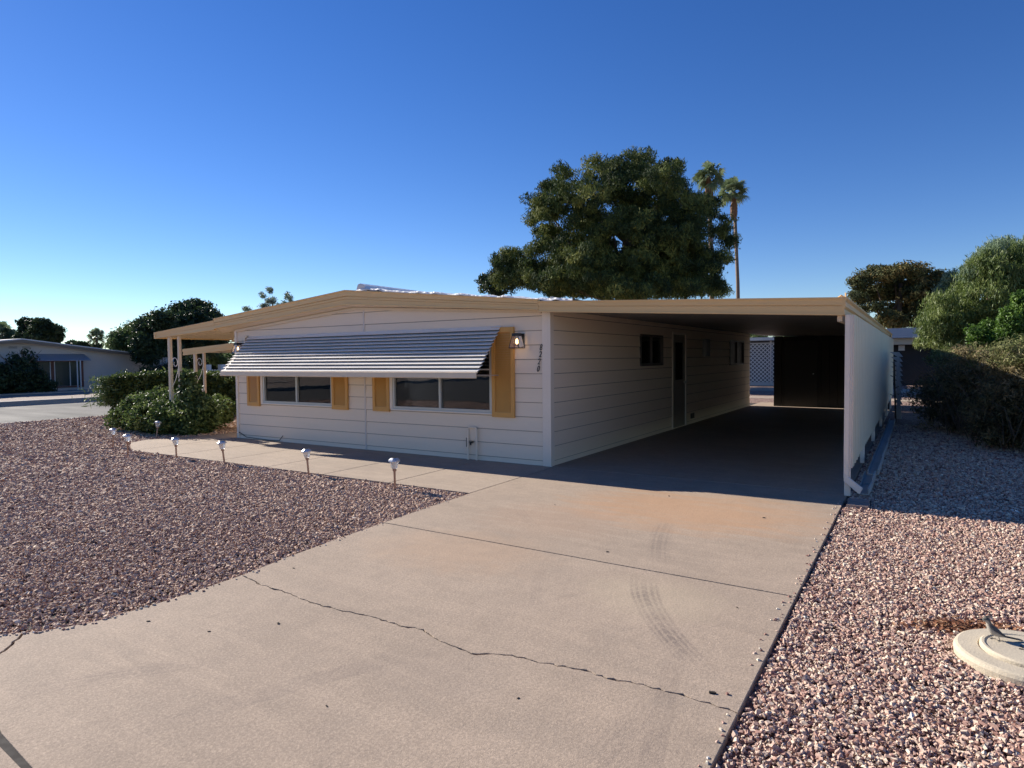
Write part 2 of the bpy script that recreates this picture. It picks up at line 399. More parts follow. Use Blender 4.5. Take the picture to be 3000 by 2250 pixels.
# driveway: slabs with real joints and a real crack
def slab(b,poly,t=.10,z=0,ch=.004):
    b.prism(poly,'z',z-t,z)
def jag(p0,p1,n,amp,seed):
    r=random.Random(seed); out=[p0]; a=0
    for i in range(1,n):
        f=i/n; a=.7*a+r.uniform(-amp,amp)
        out.append((p0[0]+(p1[0]-p0[0])*f+r.uniform(-.004,.004), p0[1]+(p1[1]-p0[1])*f+a*math.sin(math.pi*f)**.4))
    out.append(p1); return out
crk=[(.301,-5.192),(.60,-5.245),(.912,-5.263),(1.15,-5.295),(1.388,-5.285),(1.684,-5.262),(1.86,-5.27),(2.042,-5.246),(2.22,-5.315),(2.453,-5.348),(2.649,-5.253),(2.85,-5.24),(3.019,-5.203),(3.2,-5.215),(3.368,-5.188),(3.529,-5.181),(3.78,-5.207)]
rr=random.Random(3); c2=[]
for i in range(len(crk)-1):
    for k_ in range(6):
        f=k_/6; c2.append((crk[i][0]+(crk[i+1][0]-crk[i][0])*f, crk[i][1]+(crk[i+1][1]-crk[i][1])*f+rr.uniform(-.009,.009)))
c2.append(crk[-1])
wd=[.0022+.0048*abs(math.sin(i*1.3)*math.sin(i*.37+1))+(.007 if i%17==5 else 0)+(.005 if i%23==9 else 0) for i in range(len(c2))]
upc=[(x,y+w_) for (x,y),w_ in zip(c2,wd)]; loc_=[(x,y-w_) for (x,y),w_ in zip(c2,wd)]
XL,XR=.10,3.78
d=MB()
jg=.0075
slab(d,[(0.0,-.02+jg),(XR,-.02+jg),(XR,14.6),(0.0,14.6)])                      # carport floor
slab(d,[(XL-.03,-2.05),(XL-.03,-.02-jg),(XR,-.02-jg),(XR,-3.62+jg),(.134,-3.56+jg)])
slab(d,[(.134,-3.56-jg)]+[(.225,-4.7)]+upc+[(XR,-3.62-jg)])
c3=jag((.085,-6.46),(.40,-6.74),14,.012,5)
flare=[(.31,-5.79),(.27,-6.18),(.16,-6.38)]
slab(d,[loc_[0],(.31,-5.6)]+flare+[(c3[0][0]+.004,c3[0][1]+.004)]+[(x+.005,y+.004) for x,y in c3[1:]]+[(.9,-6.9),(1.19,-6.955),(1.62,-6.995),(2.8,-7.06),(XR,-7.1)]+loc_[::-1])
slab(d,[(-.02,-6.56),(-.35,-6.95),(-.8,-7.3),(-1.6,-7.7),(-1.6,-10.9),(5.6,-10.9),(4.4,-9.2),(XR+.02,-8.2),(XR,-7.12),(2.8,-7.08),(1.62,-7.02),(1.19,-6.99),(.9,-6.93)]+[(x-.006,y-.006) for x,y in c3[::-1]])
dr=struct(d.build('driveway',M['conc'],bevel=.003))
dr.data.materials.append(M['seam'])
s=MB(); s.box(-.3,XR-.03,-7.6,14.5,-.1,-.030); s.prism([(.80,-6.885),(1.19,-6.952),(1.70,-6.995),(1.70,-7.03),(1.19,-6.992),(.80,-6.925)],'z',-.0285,-.005); struct(s.build('driveway_base',M['seam']))
# walkway along the front wall with joints every 1.2 m
wk=MB(); jx=[.062,-1.2,-2.41,-3.62,-4.83,-6.04,-7.25]
for a,b in zip(jx[1:],jx[:-1]): wk.box(a+.006,b-.006,-2.05,-.0,-.1,-.001)
wk.prism([(-7.254,-2.05),(-7.254,-.0),(-7.2,1.8),(-8.0,1.9),(-8.15,.2),(-8.35,-.75),(-8.6,-1.1),(-8.4,-1.5),(-7.95,-1.74),(-7.6,-1.9)],'z',-.1,-.001)
struct(wk.build('walkway',M['walk'],bevel=.004))
s=MB(); s.box(-7.4,.06,-2.03,-.03,-.09,-.012); struct(s.build('walkway_base',M['seam']))

# ------------------------------------------------------------------ gravel stones
def stones(name,poly,dens,size,m,label,zb=-.022,keep=None):
    xs=[p[0] for p in poly]; ys=[p[1] for p in poly]
    A=(max(xs)-min(xs))*(max(ys)-min(ys)); n=int(A*dens)
    x=rng.uniform(min(xs),max(xs),n); y=rng.uniform(min(ys),max(ys),n)
    ins=np.zeros(n,bool); j=len(poly)-1
    for i in range(len(poly)):
        xi,yi=poly[i]; xj,yj=poly[j]
        with np.errstate(divide='ignore',invalid='ignore'):
            c=((yi>y)!=(yj>y))&(x<(xj-xi)*(y-yi)/(yj-yi+1e-12)+xi)
        ins^=c; j=i
    dist=np.hypot(x-4.42,y+8.04)
    if keep is not None: ins&=keep(x,y,dist)
    x,y,dist=x[ins],y[ins],dist[ins]; n=len(x)
    s=size*np.clip(rng.lognormal(0,.40,n),.4,1.9)*np.clip(dist/6.4,.95,2.1)
    z=zb+rng.uniform(-.004,.012,n)+.004*np.sin(x*2.1+np.sin(y*1.7))*np.cos(y*1.3)
    base=np.array([(-1,-1,-1),(1,-1,-1),(1,1,-1),(-1,1,-1),(-1,-1,1),(1,-1,1),(1,1,1),(-1,1,1)],float)*.5
    V=np.repeat(base[None],n,0)+rng.uniform(-.22,.22,(n,8,3))
    V[:,4:,:2]*=rng.uniform(.35,.85,(n,1,1))
    V*=np.stack([s*rng.uniform(1.0,1.9,n),s*rng.uniform(.65,1.,n),s*rng.uniform(.45,.9,n)],1)[:,None,:]
    # random rotation
    ang=rng.uniform(0,2*np.pi,n); tl=rng.normal(0,.45,n); tb=rng.normal(0,.45,n)
    ca,sa=np.cos(tl),np.sin(tl); Y=V[:,:,1]*ca[:,None]-V[:,:,2]*sa[:,None]; Z=V[:,:,1]*sa[:,None]+V[:,:,2]*ca[:,None]; V[:,:,1]=Y; V[:,:,2]=Z
    ca,sa=np.cos(tb),np.sin(tb); X=V[:,:,0]*ca[:,None]-V[:,:,2]*sa[:,None]; Z=V[:,:,0]*sa[:,None]+V[:,:,2]*ca[:,None]; V[:,:,0]=X; V[:,:,2]=Z
    ca,sa=np.cos(ang),np.sin(ang); X=V[:,:,0]*ca[:,None]-V[:,:,1]*sa[:,None]; Y=V[:,:,0]*sa[:,None]+V[:,:,1]*ca[:,None]; V[:,:,0]=X; V[:,:,1]=Y
    V+=np.stack([x,y,z],1)[:,None,:]
    F0=np.array([(0,3,2,1),(4,5,6,7),(0,1,5,4),(1,2,6,5),(2,3,7,6),(3,0,4,7)])
    F=(F0[None]+(np.arange(n)*8)[:,None,None]).reshape(-1,4)
    r=np.clip(rng.beta(2.2,2.2,n)*.95+(rng.random(n)<.015)*.3,0,1)
    o=np_mesh(name,V.reshape(-1,3),4,F,np.repeat(r,8),m)
    print(name,n)
    return tag(o,label,'gravel',kind='stuff')
DR_=[(-7.4,-2.07),(.045,-2.08),(.12,-3.56),(.215,-4.7),(.285,-5.2),(.295,-5.79),(.25,-6.19),(.14,-6.40),(-.05,-6.58),(-.38,-6.98),(-.83,-7.33),(-1.5,-7.7),(-1.5,-8.6),(-15.7,-5.5),(-15.7,4.5),(-8.2,4.5),(-8.2,.2),(-8.4,-.75),(-8.64,-1.1),(-8.44,-1.54),(-7.98,-1.77),(-7.6,-1.93)]
stones('gravel',DR_,4000,.0141,M['stoneL'],'plum brown crushed stone filling the front yard left of the driveway',keep=lambda x,y,d:(rng.random(len(x))<np.clip(7.6/d,.25,1)**1.35)&((d<11)|(x<99)))
lidc=(4.92,-3.96)
stones('gravel',[(3.80,-8.6),(9.0,-8.6),(9.0,8.6),(3.80,8.6)],5800,.0114,M['stoneR'],'pink and cream crushed stone right of the driveway',
    keep=lambda x,y,d:(np.hypot(x-lidc[0],y-lidc[1])>.30)&(rng.random(len(x))<np.clip(4.4/d,.14,1)**1.25)&~((x<4.04)&(y>-.62)&(y<-.22)))

# loose stones kicked onto the slab edges
edge=[]
for k_ in range(260):
    if k_%2: yy=rr.uniform(-7.6,-.3); edge.append((3.775-abs(rr.gauss(0,.035)),yy))
    else:
        f=rr.random(); q=DR_[1+int(f*9)]; q2=DR_[2+int(f*9)]; g_=rr.random(); edge.append((q[0]+(q2[0]-q[0])*g_+abs(rr.gauss(0,.03))+.015, q[1]+(q2[1]-q[1])*g_))
V=[];F=[]
for (x,y) in edge:
    s_=rr.uniform(.004,.009); a=rr.uniform(0,6.28); o=len(V)
    for (i,j,k2_) in ((-1,-1,0),(1,-1,0),(1,1,0),(-1,1,0),(-.6,-.6,1),(.7,-.5,1),(.6,.6,1),(-.5,.7,1)):
        u,v=i*s_*rr.uniform(.8,1.5),j*s_*rr.uniform(.6,1); V.append((x+u*math.cos(a)-v*math.sin(a),y+u*math.sin(a)+v*math.cos(a),.0005+k2_*s_*rr.uniform(.7,1.2)))
    F+=[(o,o+3,o+2,o+1),(o+4,o+5,o+6,o+7),(o,o+1,o+5,o+4),(o+1,o+2,o+6,o+5),(o+2,o+3,o+7,o+6),(o+3,o,o+4,o+7)]
V=np.array(V); tag(np_mesh('loose_stones',V,4,np.array(F),np.repeat(rng.random(len(edge)),8),M['stoneR']),'loose gravel stones strayed onto the edges of the driveway slab','gravel',kind='stuff')
# ------------------------------------------------------------------ the house
house=empty('mobile_home',(-3.6,6.4,0),'cream single storey mobile home with lap siding, tan fascia and house number by the corner','house')
HL,HR,HD=-7.2,0.0,12.9
rows=[-.02,.075,.285,.492,.70,.912,1.12,1.33,1.538,1.746,1.952,2.16,2.37,2.58]
RX,RZ=-3.85,2.458   # underside of roof at the front gable
def ztop(x):
    return RZ-(x-RX)*.060 if x>RX else RZ-(RX-x)*.084
def lap(b,axis,u0,u1,openings,top,sgn,proud=.013):
    """lap boards; axis 'x': wall along x facing -y at y=0; axis 'y': wall along y, facing sgn x"""
    P=(lambda u,z,o:(u,-o,z)) if axis=='x' else (lambda u,z,o:((HR if sgn>0 else HL)+sgn*o,u,z))
    us=sorted(set([u0,u1]+[o[0] for o in openings]+[o[1] for o in openings]+([RX] if axis=='x' else [])))
    us=[u for u in us if u0<=u<=u1]
    for z0,z1 in zip(rows[:-1],rows[1:]):
        zs=sorted(set([z0,z1]+[z for o in openings for z in (o[2],o[3]) if z0<z<z1]))
        for za,zb in zip(zs[:-1],zs[1:]):
            oa=proud*(z1-za)/(z1-z0); ob=proud*(z1-zb)/(z1-z0)
            for ua,ub in zip(us[:-1],us[1:]):
                um=(ua+ub)/2; zm=(za+zb)/2
                if any(o[0]<um<o[1] and o[2]<zm<o[3] for o in openings): continue
                ta,tb=top(ua),top(ub)
                pts=[]
                # polygon clipped by the sloping roof line
                def clip(u,t): return min(zb,t)
                if ta<=za and tb<=za: continue
                poly=[(ua,za),(ub,za)]
                if tb>=zb: poly.append((ub,zb))
                elif tb>za: poly.append((ub,tb))
                if (ta-zb)*(tb-zb)<0:
                    f=(zb-ta)/(tb-ta); poly.append((ua+(ub-ua)*f,zb))
                if ta>=zb: poly.append((ua,zb))
                elif ta>za: poly.append((ua,ta))
                if tb<=za:
                    f=(za-ta)/(tb-ta); poly[1]=(ua+(ub-ua)*f,za)
                if ta<=za:
                    f=(za-ta)/(tb-ta); poly[0]=(ua+(ub-ua)*f,za)
                vs=[P(u,z,proud*(z1-z)/(z1-z0)) for u,z in poly]
                b.add(vs,[tuple(range(len(vs)))])
                if za==z0:
                    x0,x1=poly[0][0],poly[1][0]
                    b.add([P(x0,z0,proud),P(x1,z0,proud),P(x1,z0,-.002),P(x0,z0,-.002)],[(0,1,2,3)])
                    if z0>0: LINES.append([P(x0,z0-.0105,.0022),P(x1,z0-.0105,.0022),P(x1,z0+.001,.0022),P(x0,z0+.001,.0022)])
    # reveals round the openings
    for (a,c,e,f) in openings:
        for (p,q) in (((a,e),(c,e)),((c,e),(c,f)),((c,f),(a,f)),((a,f),(a,e))):
            b.add([P(p[0],p[1],.0),P(q[0],q[1],.0),P(q[0],q[1],-.12),P(p[0],p[1],-.12)],[(0,1,2,3)])
WR=(-2.97,-1.0,.745,1.88); WL=(-6.35,-4.44,.745,1.88)
LINES=[]
fwall=MB(); lap(fwall,'x',HL,HR,[WR,WL],ztop,1); fw_=fwall.build('front_wall',M['siding'],house)
W1=(3.50,4.74,1.40,1.97); W2=(10.35,12.0,1.32,1.98); DO=(5.42,6.30,.02,2.03)
sw=MB(); lap(sw,'y',0,HD,[W1,W2,DO],lambda u:2.42,1); sw_=sw.build('side_wall',M['siding'],house)
lw=MB(); LWIN=(1.25,3.2,.70,1.85); lap(lw,'y',0,HD,[LWIN],lambda u:2.14,-1); lw.build('side_wall',M['siding'],house)
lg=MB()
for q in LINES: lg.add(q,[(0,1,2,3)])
lg.build('lap_shade_strip',mat('lap_shade_paint',(.30,.25,.21),.8,.25,6),house)['kind']='stuff'  # dark strips that paint in the shade under each lap
bw=MB(); bw.add([(HL,HD,0),(HR,HD,0),(HR,HD,2.2),(RX,HD,2.5),(HL,HD,2.14)],[(0,1,2,3,4)]); bw.build('rear_wall',M['siding'],house)
iw=MB(); iw.box(HL+.1,HR-.1,.1,HD-.1,.2,.24); iw.build('interior_floor',M['ifloor'],house)
iw=MB(); iw.box(HL+.1,HR-.1,5.2,5.3,.24,2.12); iw.box(-3.66,-3.58,.12,3.6,.24,2.12); iw.box(HL+.1,HR-.1,.1,HD-.1,2.13,2.16); iw.build('interior_partition',M['inside'],house)
# trims
t=MB()
t.box(-.115,-.002,-.024,-.004,-.01,2.26); t.build('corner_trim',M['trim'],house)
t=MB(); t.box(-.002,.022,-.028,.075,-.01,2.27); t.build('corner_trim',M['trim'],house)
t=MB(); t.box(HL-.02,HL+.045,-.026,-.002,.0,2.15); t.box(HL-.024,HL-.002,-.022,.05,0,2.15); t.build('corner_trim',M['trim'],house)
t=MB(); t.box(-3.645,-3.615,-.017,-.0025,-.01,.735); t.box(-3.645,-3.615,-.017,-.0025,.735,2.46); t.build('joint_strip',mat('joint_strip_paint',(.66,.58,.52),.6,.06,5),house)
# frieze board just under the roof
def sloped(b,xa,xb,zfa,h,y0,y1,ztf=None):
    f=ztf or ztop
    b.hexa([(xa,y0,f(xa)-zfa-h),(xb,y0,f(xb)-zfa-h),(xb,y1,f(xb)-zfa-h),(xa,y1,f(xa)-zfa-h),(xa,y0,f(xa)-zfa),(xb,y0,f(xb)-zfa),(xb,y1,f(xb)-zfa),(xa,y1,f(xa)-zfa)])
t=MB(); sloped(t,HL+.05,RX,-.0,.05,-.04,-.015); sloped(t,RX,-.12,-.0,.045,-.04,-.015); t.build('frieze_board',M['tan2'],house)
# windows
M['dullpane']=mat('dull_dark_pane',(.05,.05,.052),.45,.2,4,spec=.3)  # opaque dark pane, made dull to cut the bright reflection
def window(parent,axis,w,mull,rail=None,frame=.028,two=True,matf=None,gm='glass'):
    a,c,e,f=w; matf=matf or M['alu']
    def BX(b,u0,u1,z0,z1,o0,o1): # o outward offset
        if axis=='x': b.box(u0,u1,-o1,-o0,z0,z1)
        elif axis=='y': b.box(o0,o1,u0,u1,z0,z1)
        else: b.box(HL-o1,HL-o0,u0,u1,z0,z1)
    wn=MB()
    fr=frame
    BX(wn,a-.012,c+.012,e-.022,e+fr,-.03,.03); BX(wn,a-.012,c+.012,f-fr,f+.014,-.03,.026)
    BX(wn,a-.012,a+fr,e+fr,f-fr,-.03,.028); BX(wn,c-fr,c+.012,e+fr,f-fr,-.03,.028)
    wo=wn.build('window',matf,parent)
    for mx in mull: ml=MB(); BX(ml,mx-.02,mx+.02,e+fr,f-fr,-.025,.02); ml.build('mullion',matf,wo)
    if rail: ml=MB(); BX(ml,mull[-1]+.02,c-fr,rail-.010,rail+.010,-.02,.015); ml.build('glazing_bar',matf,wo)
    ed=[a+fr]+[q for m_ in mull for q in (m_-.02,m_+.02)]+[c-fr]
    for i in range(0,len(ed),2):
        p=MB(); BX(p,ed[i],ed[i+1],e+fr,f-fr,-.012-.006*(i//2),-.010-.006*(i//2)); p.build('pane',M[gm],wo)
    return wo
window(house,'x',WR,[-1.99],rail=1.385); window(house,'x',WL,[-5.40],gm='glassc')
t=MB(); t.box(-3.0,-.975,-.055,-.03,.715,.73); t.build('window_sill',M['white'],house)
t=MB(); t.box(-6.38,-4.42,-.055,-.03,.715,.73); t.build('window_sill',M['white'],house)
for xa in (-3.045,-6.43): wtr=MB(); wtr.box(xa,xa+.062,-.035,-.014,.72,1.9); wtr.build('window_trim',M['trim'],house)
window(house,'y',W1,[4.12],matf=M['bronze']); window(house,'y',W2,[11.2],matf=M['bronze'],gm='dullpane')
window(house,'yl',LWIN,[1.75,2.35],matf=M['white'],gm='clear')
t_=NT('sheer_curtain'); tl_=t_.n('ShaderNodeBsdfTranslucent'); tl_.inputs['Color'].default_value=(.85,.84,.80,1); df_=t_.n('ShaderNodeBsdfTransparent'); mx_=t_.n('ShaderNodeMixShader'); mx_.inputs[0].default_value=.35
t_.l(tl_.outputs[0],mx_.inputs[1]); t_.l(df_.outputs[0],mx_.inputs[2]); t_.l(mx_.outputs[0],t_.t.nodes['Material Output'].inputs['Surface'])
for ya,yb in ((1.28,1.72),(1.80,2.31),(2.42,3.15)):
    t=MB(); n_=24
    for i in range(n_): 
        y0_,y1_=ya+(yb-ya)*i/n_,ya+(yb-ya)*(i+1)/n_; x0_,x1_=HL+.15+.012*math.sin(i*1.4),HL+.15+.012*math.sin((i+1)*1.4)
        t.add([(x0_,y0_,.72),(x1_,y1_,.72),(x1_,y1_,1.86),(x0_,y0_,1.86)],[(0,1,2,3)])
    t.build('curtain',t_.m,house,recalc=False)
# curtain in the left room
# door on the carport side
t=MB(); t.box(.000,.022,DO[0]-.05,DO[0],.0,DO[3]+.05); t.box(.0,.022,DO[1],DO[1]+.05,.0,DO[3]+.05); t.box(.0,.022,DO[0],DO[1],DO[3],DO[3]+.05)
dfr=t.build('door_frame',M['trim'],house)
t=MB(); t.box(-.03,-.004,DO[0],DO[1],.02,DO[3]); door=t.build('door',mat('door_paint',(.26,.23,.20),.5,.05,4),house)
t=MB(); t.box(-.0035,.002,5.62,6.10,1.05,1.86); t.build('pane',M['glass'],door)
t=MB(); t.lathe([(.0,0),(.025,.0),(.03,.02),(.022,.045),(0,.05)],n=12); t.xf(Matrix.Translation((.0,6.22,.98))@Matrix.Rotation(R(90),4,'Y')); t.build('handle',M['alu'],door)
t=MB(); t.box(.012,.10,7.65,8.0,1.55,1.97); t.build('breaker_box',mat('grey_box_paint',(.25,.25,.25),.5,.06,8),house)
t=MB(); t.box(.010,.03,6.68,6.92,.12,.24); t.build('vent_cover',M['black'],house)
# shutters
def shutter(x0,x1,z0,z1):
    b=MB(); f=.055; 
    b.box(x0,x0+f,-.05,-.016,z0,z1); b.box(x1-f,x1,-.05,-.016,z0,z1); b.box(x0+f,x1-f,-.05,-.016,z0,z0+f+.02); b.box(x0+f,x1-f,-.05,-.016,z1-f-.02,z1)
    zz=z0+f+.02; n=int((z1-z0-2*f-.04)/.034); st=(z1-z0-2*f-.04)/n
    for i in range(n):
        z=zz+i*st
        b.hexa([(x0+f,-.044,z),(x1-f,-.044,z),(x1-f,-.036,z),(x0+f,-.036,z),(x0+f,-.026,z+st*.98),(x1-f,-.026,z+st*.98),(x1-f,-.018,z+st*.98),(x0+f,-.018,z+st*.98)])
    b.build('shutter',M['ochre'],house)
shutter(-6.835,-6.46,.665,2.01); shutter(-4.425,-4.03,.675,2.0); shutter(-3.425,-3.05,.68,2.0); shutter(-.972,-.58,.675,2.012)
# slatted awning
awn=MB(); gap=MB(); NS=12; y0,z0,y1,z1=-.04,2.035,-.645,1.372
XA,XB=-6.77,-.815
for i in range(NS):
    fa,fb=i/NS,(i+1)/NS
    ya,za=y0+(y1-y0)*fa,z0+(z1-z0)*fa; yb,zb=y0+(y1-y0)*fb,z0+(z1-z0)*fb
    # a thin slat whose lower lip stands over the open slot below it
    prof=[(ya+.034,za-.024),(yb+.004,zb+.003),(yb-.002,zb-.001),(yb+.001,zb-.007),(yb+.006,zb-.0015),(ya+.035,za-.028)]
    if i: gap.box(XA+.004,XB-.004,ya+.034,ya+.038,za-.026,za+.004)  # dark strip behind each slot, the shade under the slat put in as colour
    if i==0: prof=[(ya+.030,za+.0),(yb+.004,zb+.003),(yb-.002,zb-.001),(yb+.001,zb-.006),(yb+.006,zb-.0015),(ya+.031,za-.0035)]
    dx=.035*i/NS; jit=random.Random(i).uniform(-.006,.006)
    sag=.0
    awn.prism(prof,'x',XA+.0+jit,XB+jit)
aw=awn.build('window_awning',M['awn'],house); gap.build('slot_shade_strip',mat('slot_shade_paint',(.15,.14,.135),.8,.1,5),aw)['kind']='stuff'
t=MB(); t.prism([(-.625,1.366),(-.672,1.356),(-.680,1.280),(-.662,1.272),(-.660,1.342),(-.625,1.352)],'x',XA+.02,XB+.0); t.build('awning_edge',M['awnlip'],aw)
for x in (XA+.05,-3.8,XB-.05):
    t=MB(); t.tube([(x,-.655,1.32),(x,-.02,1.30)],.008,6); t.tube([(x,-.0,1.985),(x,-.63,1.34)],.008,6); t.build('awning_arm',M['alu'],aw)
t=MB(); t.box(-6.86,-6.80,-.05,-.015,1.95,2.05); t.build('awning_bracket',M['awnlip'],aw)
# house number, slanting slightly down the wall
dig=[('8',-.137,1.70),('2',-.150,1.60),('2',-.172,1.497),('0',-.186,1.394)]
for ch,x,z in dig:
    cu=bpy.data.curves.new('digit','FONT'); cu.body=ch; cu.size=.122; cu.extrude=.004; cu.shear=.30; cu.align_x='CENTER'; cu.align_y='CENTER'; cu.offset=.0004
    to=bpy.data.objects.new('tmp',cu); COL.objects.link(to)
    dg=bpy.context.evaluated_depsgraph_get(); me=bpy.data.meshes.new_from_object(to.evaluated_get(dg)); bpy.data.objects.remove(to)
    me.transform(Matrix.Translation(Vector((x,-.024,z))-house.location)@Matrix.Rotation(R(90),4,'X')@Matrix.Diagonal((.72,1,1,1)))
    me.materials.clear(); me.materials.append(M['black'])
    o=bpy.data.objects.new('house_number',me); COL.objects.link(o); o.parent=house; o['label']='black italic house number digit '+ch
# gas stub frame near the base of the wall
t=MB(); t.tube([(-1.425,-.05,-.005),(-1.425,-.05,.47),(-1.41,-.05,.497),(-1.28,-.05,.497),(-1.262,-.05,.47),(-1.262,-.05,-.005)],.017,8)
t.box(-1.40,-1.29,-.03,-.016,.30,.48); pg=t.build('pipe_guard',M['siding'],house)
t=MB(); t.tube([(-1.35,-.02,.27),(-1.35,-.085,.262),(-1.345,-.09,.23)],[.014,.016,.012],8); t.box(-1.385,-1.315,-.08,-.066,.268,.28); t.build('tap',M['black'],pg)
t=MB(); t.box(-1.475,-1.45,-.03,-.014,.19,.33); t.box(-1.47,-1.458,-.034,-.0305,.21,.30); t.build('outlet_cover',M['black'],house)
# thin cable along the base on the left
t=MB(); t.tube([(-7.15,-.03,.12),(-6.9,-.035,.03),(-6.2,-.035,.012),(-5.9,-.035,.02),(-5.8,-.03,.12)],.006,6); t.build('cable',M['seam'],house)
# roof
def zf(x):  # top of front fascia line, house part
    return 2.745-(x-RX)*.0985 if x>RX else 2.745-(RX-x)*.0888
YF=-.205
def hf(x): return .250-(x-RX)*.026 if x>RX else .250-(RX-x)*.012
def fb(b,xa,xb,f,h,t0,t1,y0,y1):
    b.hexa([(xa,y0,f(xa)-h(xa)*t1),(xb,y0,f(xb)-h(xb)*t1),(xb,y1,f(xb)-h(xb)*t1),(xa,y1,f(xa)-h(xa)*t1),(xa,y0,f(xa)-h(xa)*t0),(xb,y0,f(xb)-h(xb)*t0),(xb,y1,f(xb)-h(xb)*t0),(xa,y1,f(xa)-h(xa)*t0)])
XEL,XER=-7.62,-.07
rf=MB()
for xa,xb in ((XEL,RX),(RX,XER)):
    rf.hexa([(xa,-.15,zf(xa)-.10),(xb,-.15,zf(xb)-.10),(xb,HD+.2,zf(xb)-.10),(xa,HD+.2,zf(xa)-.10),(xa,-.15,zf(xa)-.02),(xb,-.15,zf(xb)-.02),(xb,HD+.2,zf(xb)-.02),(xa,HD+.2,zf(xa)-.02)])
roof=rf.build('roof',M['tan2'],house)
def band(b,xa,xb,f,dt,h,ya,yb):
    b.hexa([(xa,ya,f(xa)-dt-h),(xb,ya,f(xb)-dt-h),(xb,yb,f(xb)-dt-h),(xa,yb,f(xa)-dt-h),(xa,ya,f(xa)-dt),(xb,ya,f(xb)-dt),(xb,yb,f(xb)-dt),(xa,yb,f(xa)-dt)])
fa=MB()
for xa,xb in ((XEL,RX),(RX,XER)):
    for t0,t1,o in ((0,.08,.022),(.08,.40,.008),(.40,.46,-.012),(.46,.60,.004),(.60,.64,-.010),(.64,.92,.0),(.92,1,.010)):
        fb(fa,xa,xb,zf,hf,t0,t1,YF-o,-.15)
fa.build('fascia',M['tan'],roof)
sf=MB()
for xa,xb in ((XEL,RX),(RX,-.02)): 
    sf.add([(xa,-.155,zf(xa)-hf(xa)+.012),(xb,-.155,zf(xb)-hf(xb)+.012),(xb,-.0,ztop(xb)-.003),(xa,-.0,ztop(xa)-.003)],[(0,1,2,3)])
sf.build('soffit',M['tan2'],roof)
# lumpy white roof coating
nx,ny=150,60; V=[];F=[]
for j in range(ny+1):
    for i in range(nx+1):
        x=-7.55+i*(8.0/nx); y=YF+.03+(j/ny)**2*13.0
        zz=(zf(x) if x<XER else zf(XER)-(x-XER)*.03)
        bulge=0
        if x>RX+.1:
            e=min(1,(x-RX)/.4)*max(0,min(1,(.42-x)/.5))
            bulge=e*(.034+.050*NZ.noise(Vector((x*1.6,y*1.2,3)))+.030*NZ.noise(Vector((x*6.3,y*3,9))))
        elif x<RX: bulge=.006
        z=zz-.02+.012+bulge+.012*NZ.noise(Vector((x*13,y*4,1)))
        if j==0: z-=.03
        V.append((x,y,z))
for j in range(ny):
    for i in range(nx): a=j*(nx+1)+i; F.append((a,a+1,a+nx+2,a+nx+1))
rc=MB(); rc.add(V,F); rc.build('roof_coating',M['coat'],roof,smooth=True)
rc=MB(); rc.prism([(-3.66,2.68),(-3.38,2.68),(-3.44,2.80),(-3.54,2.838),(-3.60,2.825)],'y',YF+.04,HD); rc.build('ridge_cap',mat('ridge_cap_coating',(.62,.66,.72),.6,.08,6,.6,14,bdist=.03),roof)

# ------------------------------------------------------------------ wall lanterns
def lantern(x,z,label,cat='wall lamp'):
    r=empty('wall_lantern',(x,0,z),label,cat,'black wall lanterns on the front wall')
    p=MB(); p.box(x-.055,x+.055,-.03,-.012,z+.02,z+.21); p.build('backplate',M['black'],r)
    h=MB(); yc=-.13; zt=z+.20; zb=z
    h.prism([(x-.055,zt-.03),(x+.055,zt-.03),(x+.05,zt+.012),(x-.05,zt+.012)],'y',yc-.055,yc+.055); h.box(x-.02,x+.02,yc,-.03,zt-.03,zt)
    top=[(x-.05,yc-.05),(x+.05,yc-.05),(x+.05,yc+.05),(x-.05,yc+.05)]; bot=[(x-.085,yc-.085),(x+.085,yc-.085),(x+.085,yc+.075),(x-.085,yc+.075)]
    for i in range(4):
        h.tube([(*top[i],zt-.02),(*bot[i],zb)],.0055,4); j=(i+1)%4
        h.tube([(*bot[i],zb),(*bot[j],zb)],.006,4)
    h.build('lantern_frame',M['black'],r)
    gl=MB()
    for i in range(4):
        j=(i+1)%4; gl.add([(*top[i],zt-.03),(*top[j],zt-.03),(*bot[j],zb),(*bot[i],zb)],[(0,1,2,3)])
    gl.build('lantern_glass',M['clear'],r)
    b=MB(); b.tube([(x,yc,zt-.03),(x,yc,zt-.07)],.014,8); b.build('socket',M['white'],r)
    b=MB(); b.lathe([(0.002,-.075),(.016,-.065),(.021,-.045),(.017,-.02),(.012,0)],(x,yc,zt-.07),10); b.build('bulb',M['bulb'],r,smooth=True)
    l=bpy.data.lights.new('lantern_light','POINT'); l.energy=.09; l.color=(1,.6,.25); l.shadow_soft_size=.02
    lo=bpy.data.objects.new('lantern_light',l); COL.objects.link(lo); lo.parent=r; lo.location=(0,-.13,.03)
lantern(-.47,1.70,'lit black lantern on the front wall between the tall ochre shutter and the house number')
lantern(-6.97,1.70,'lit black lantern at the left corner of the front wall, half behind the awning')

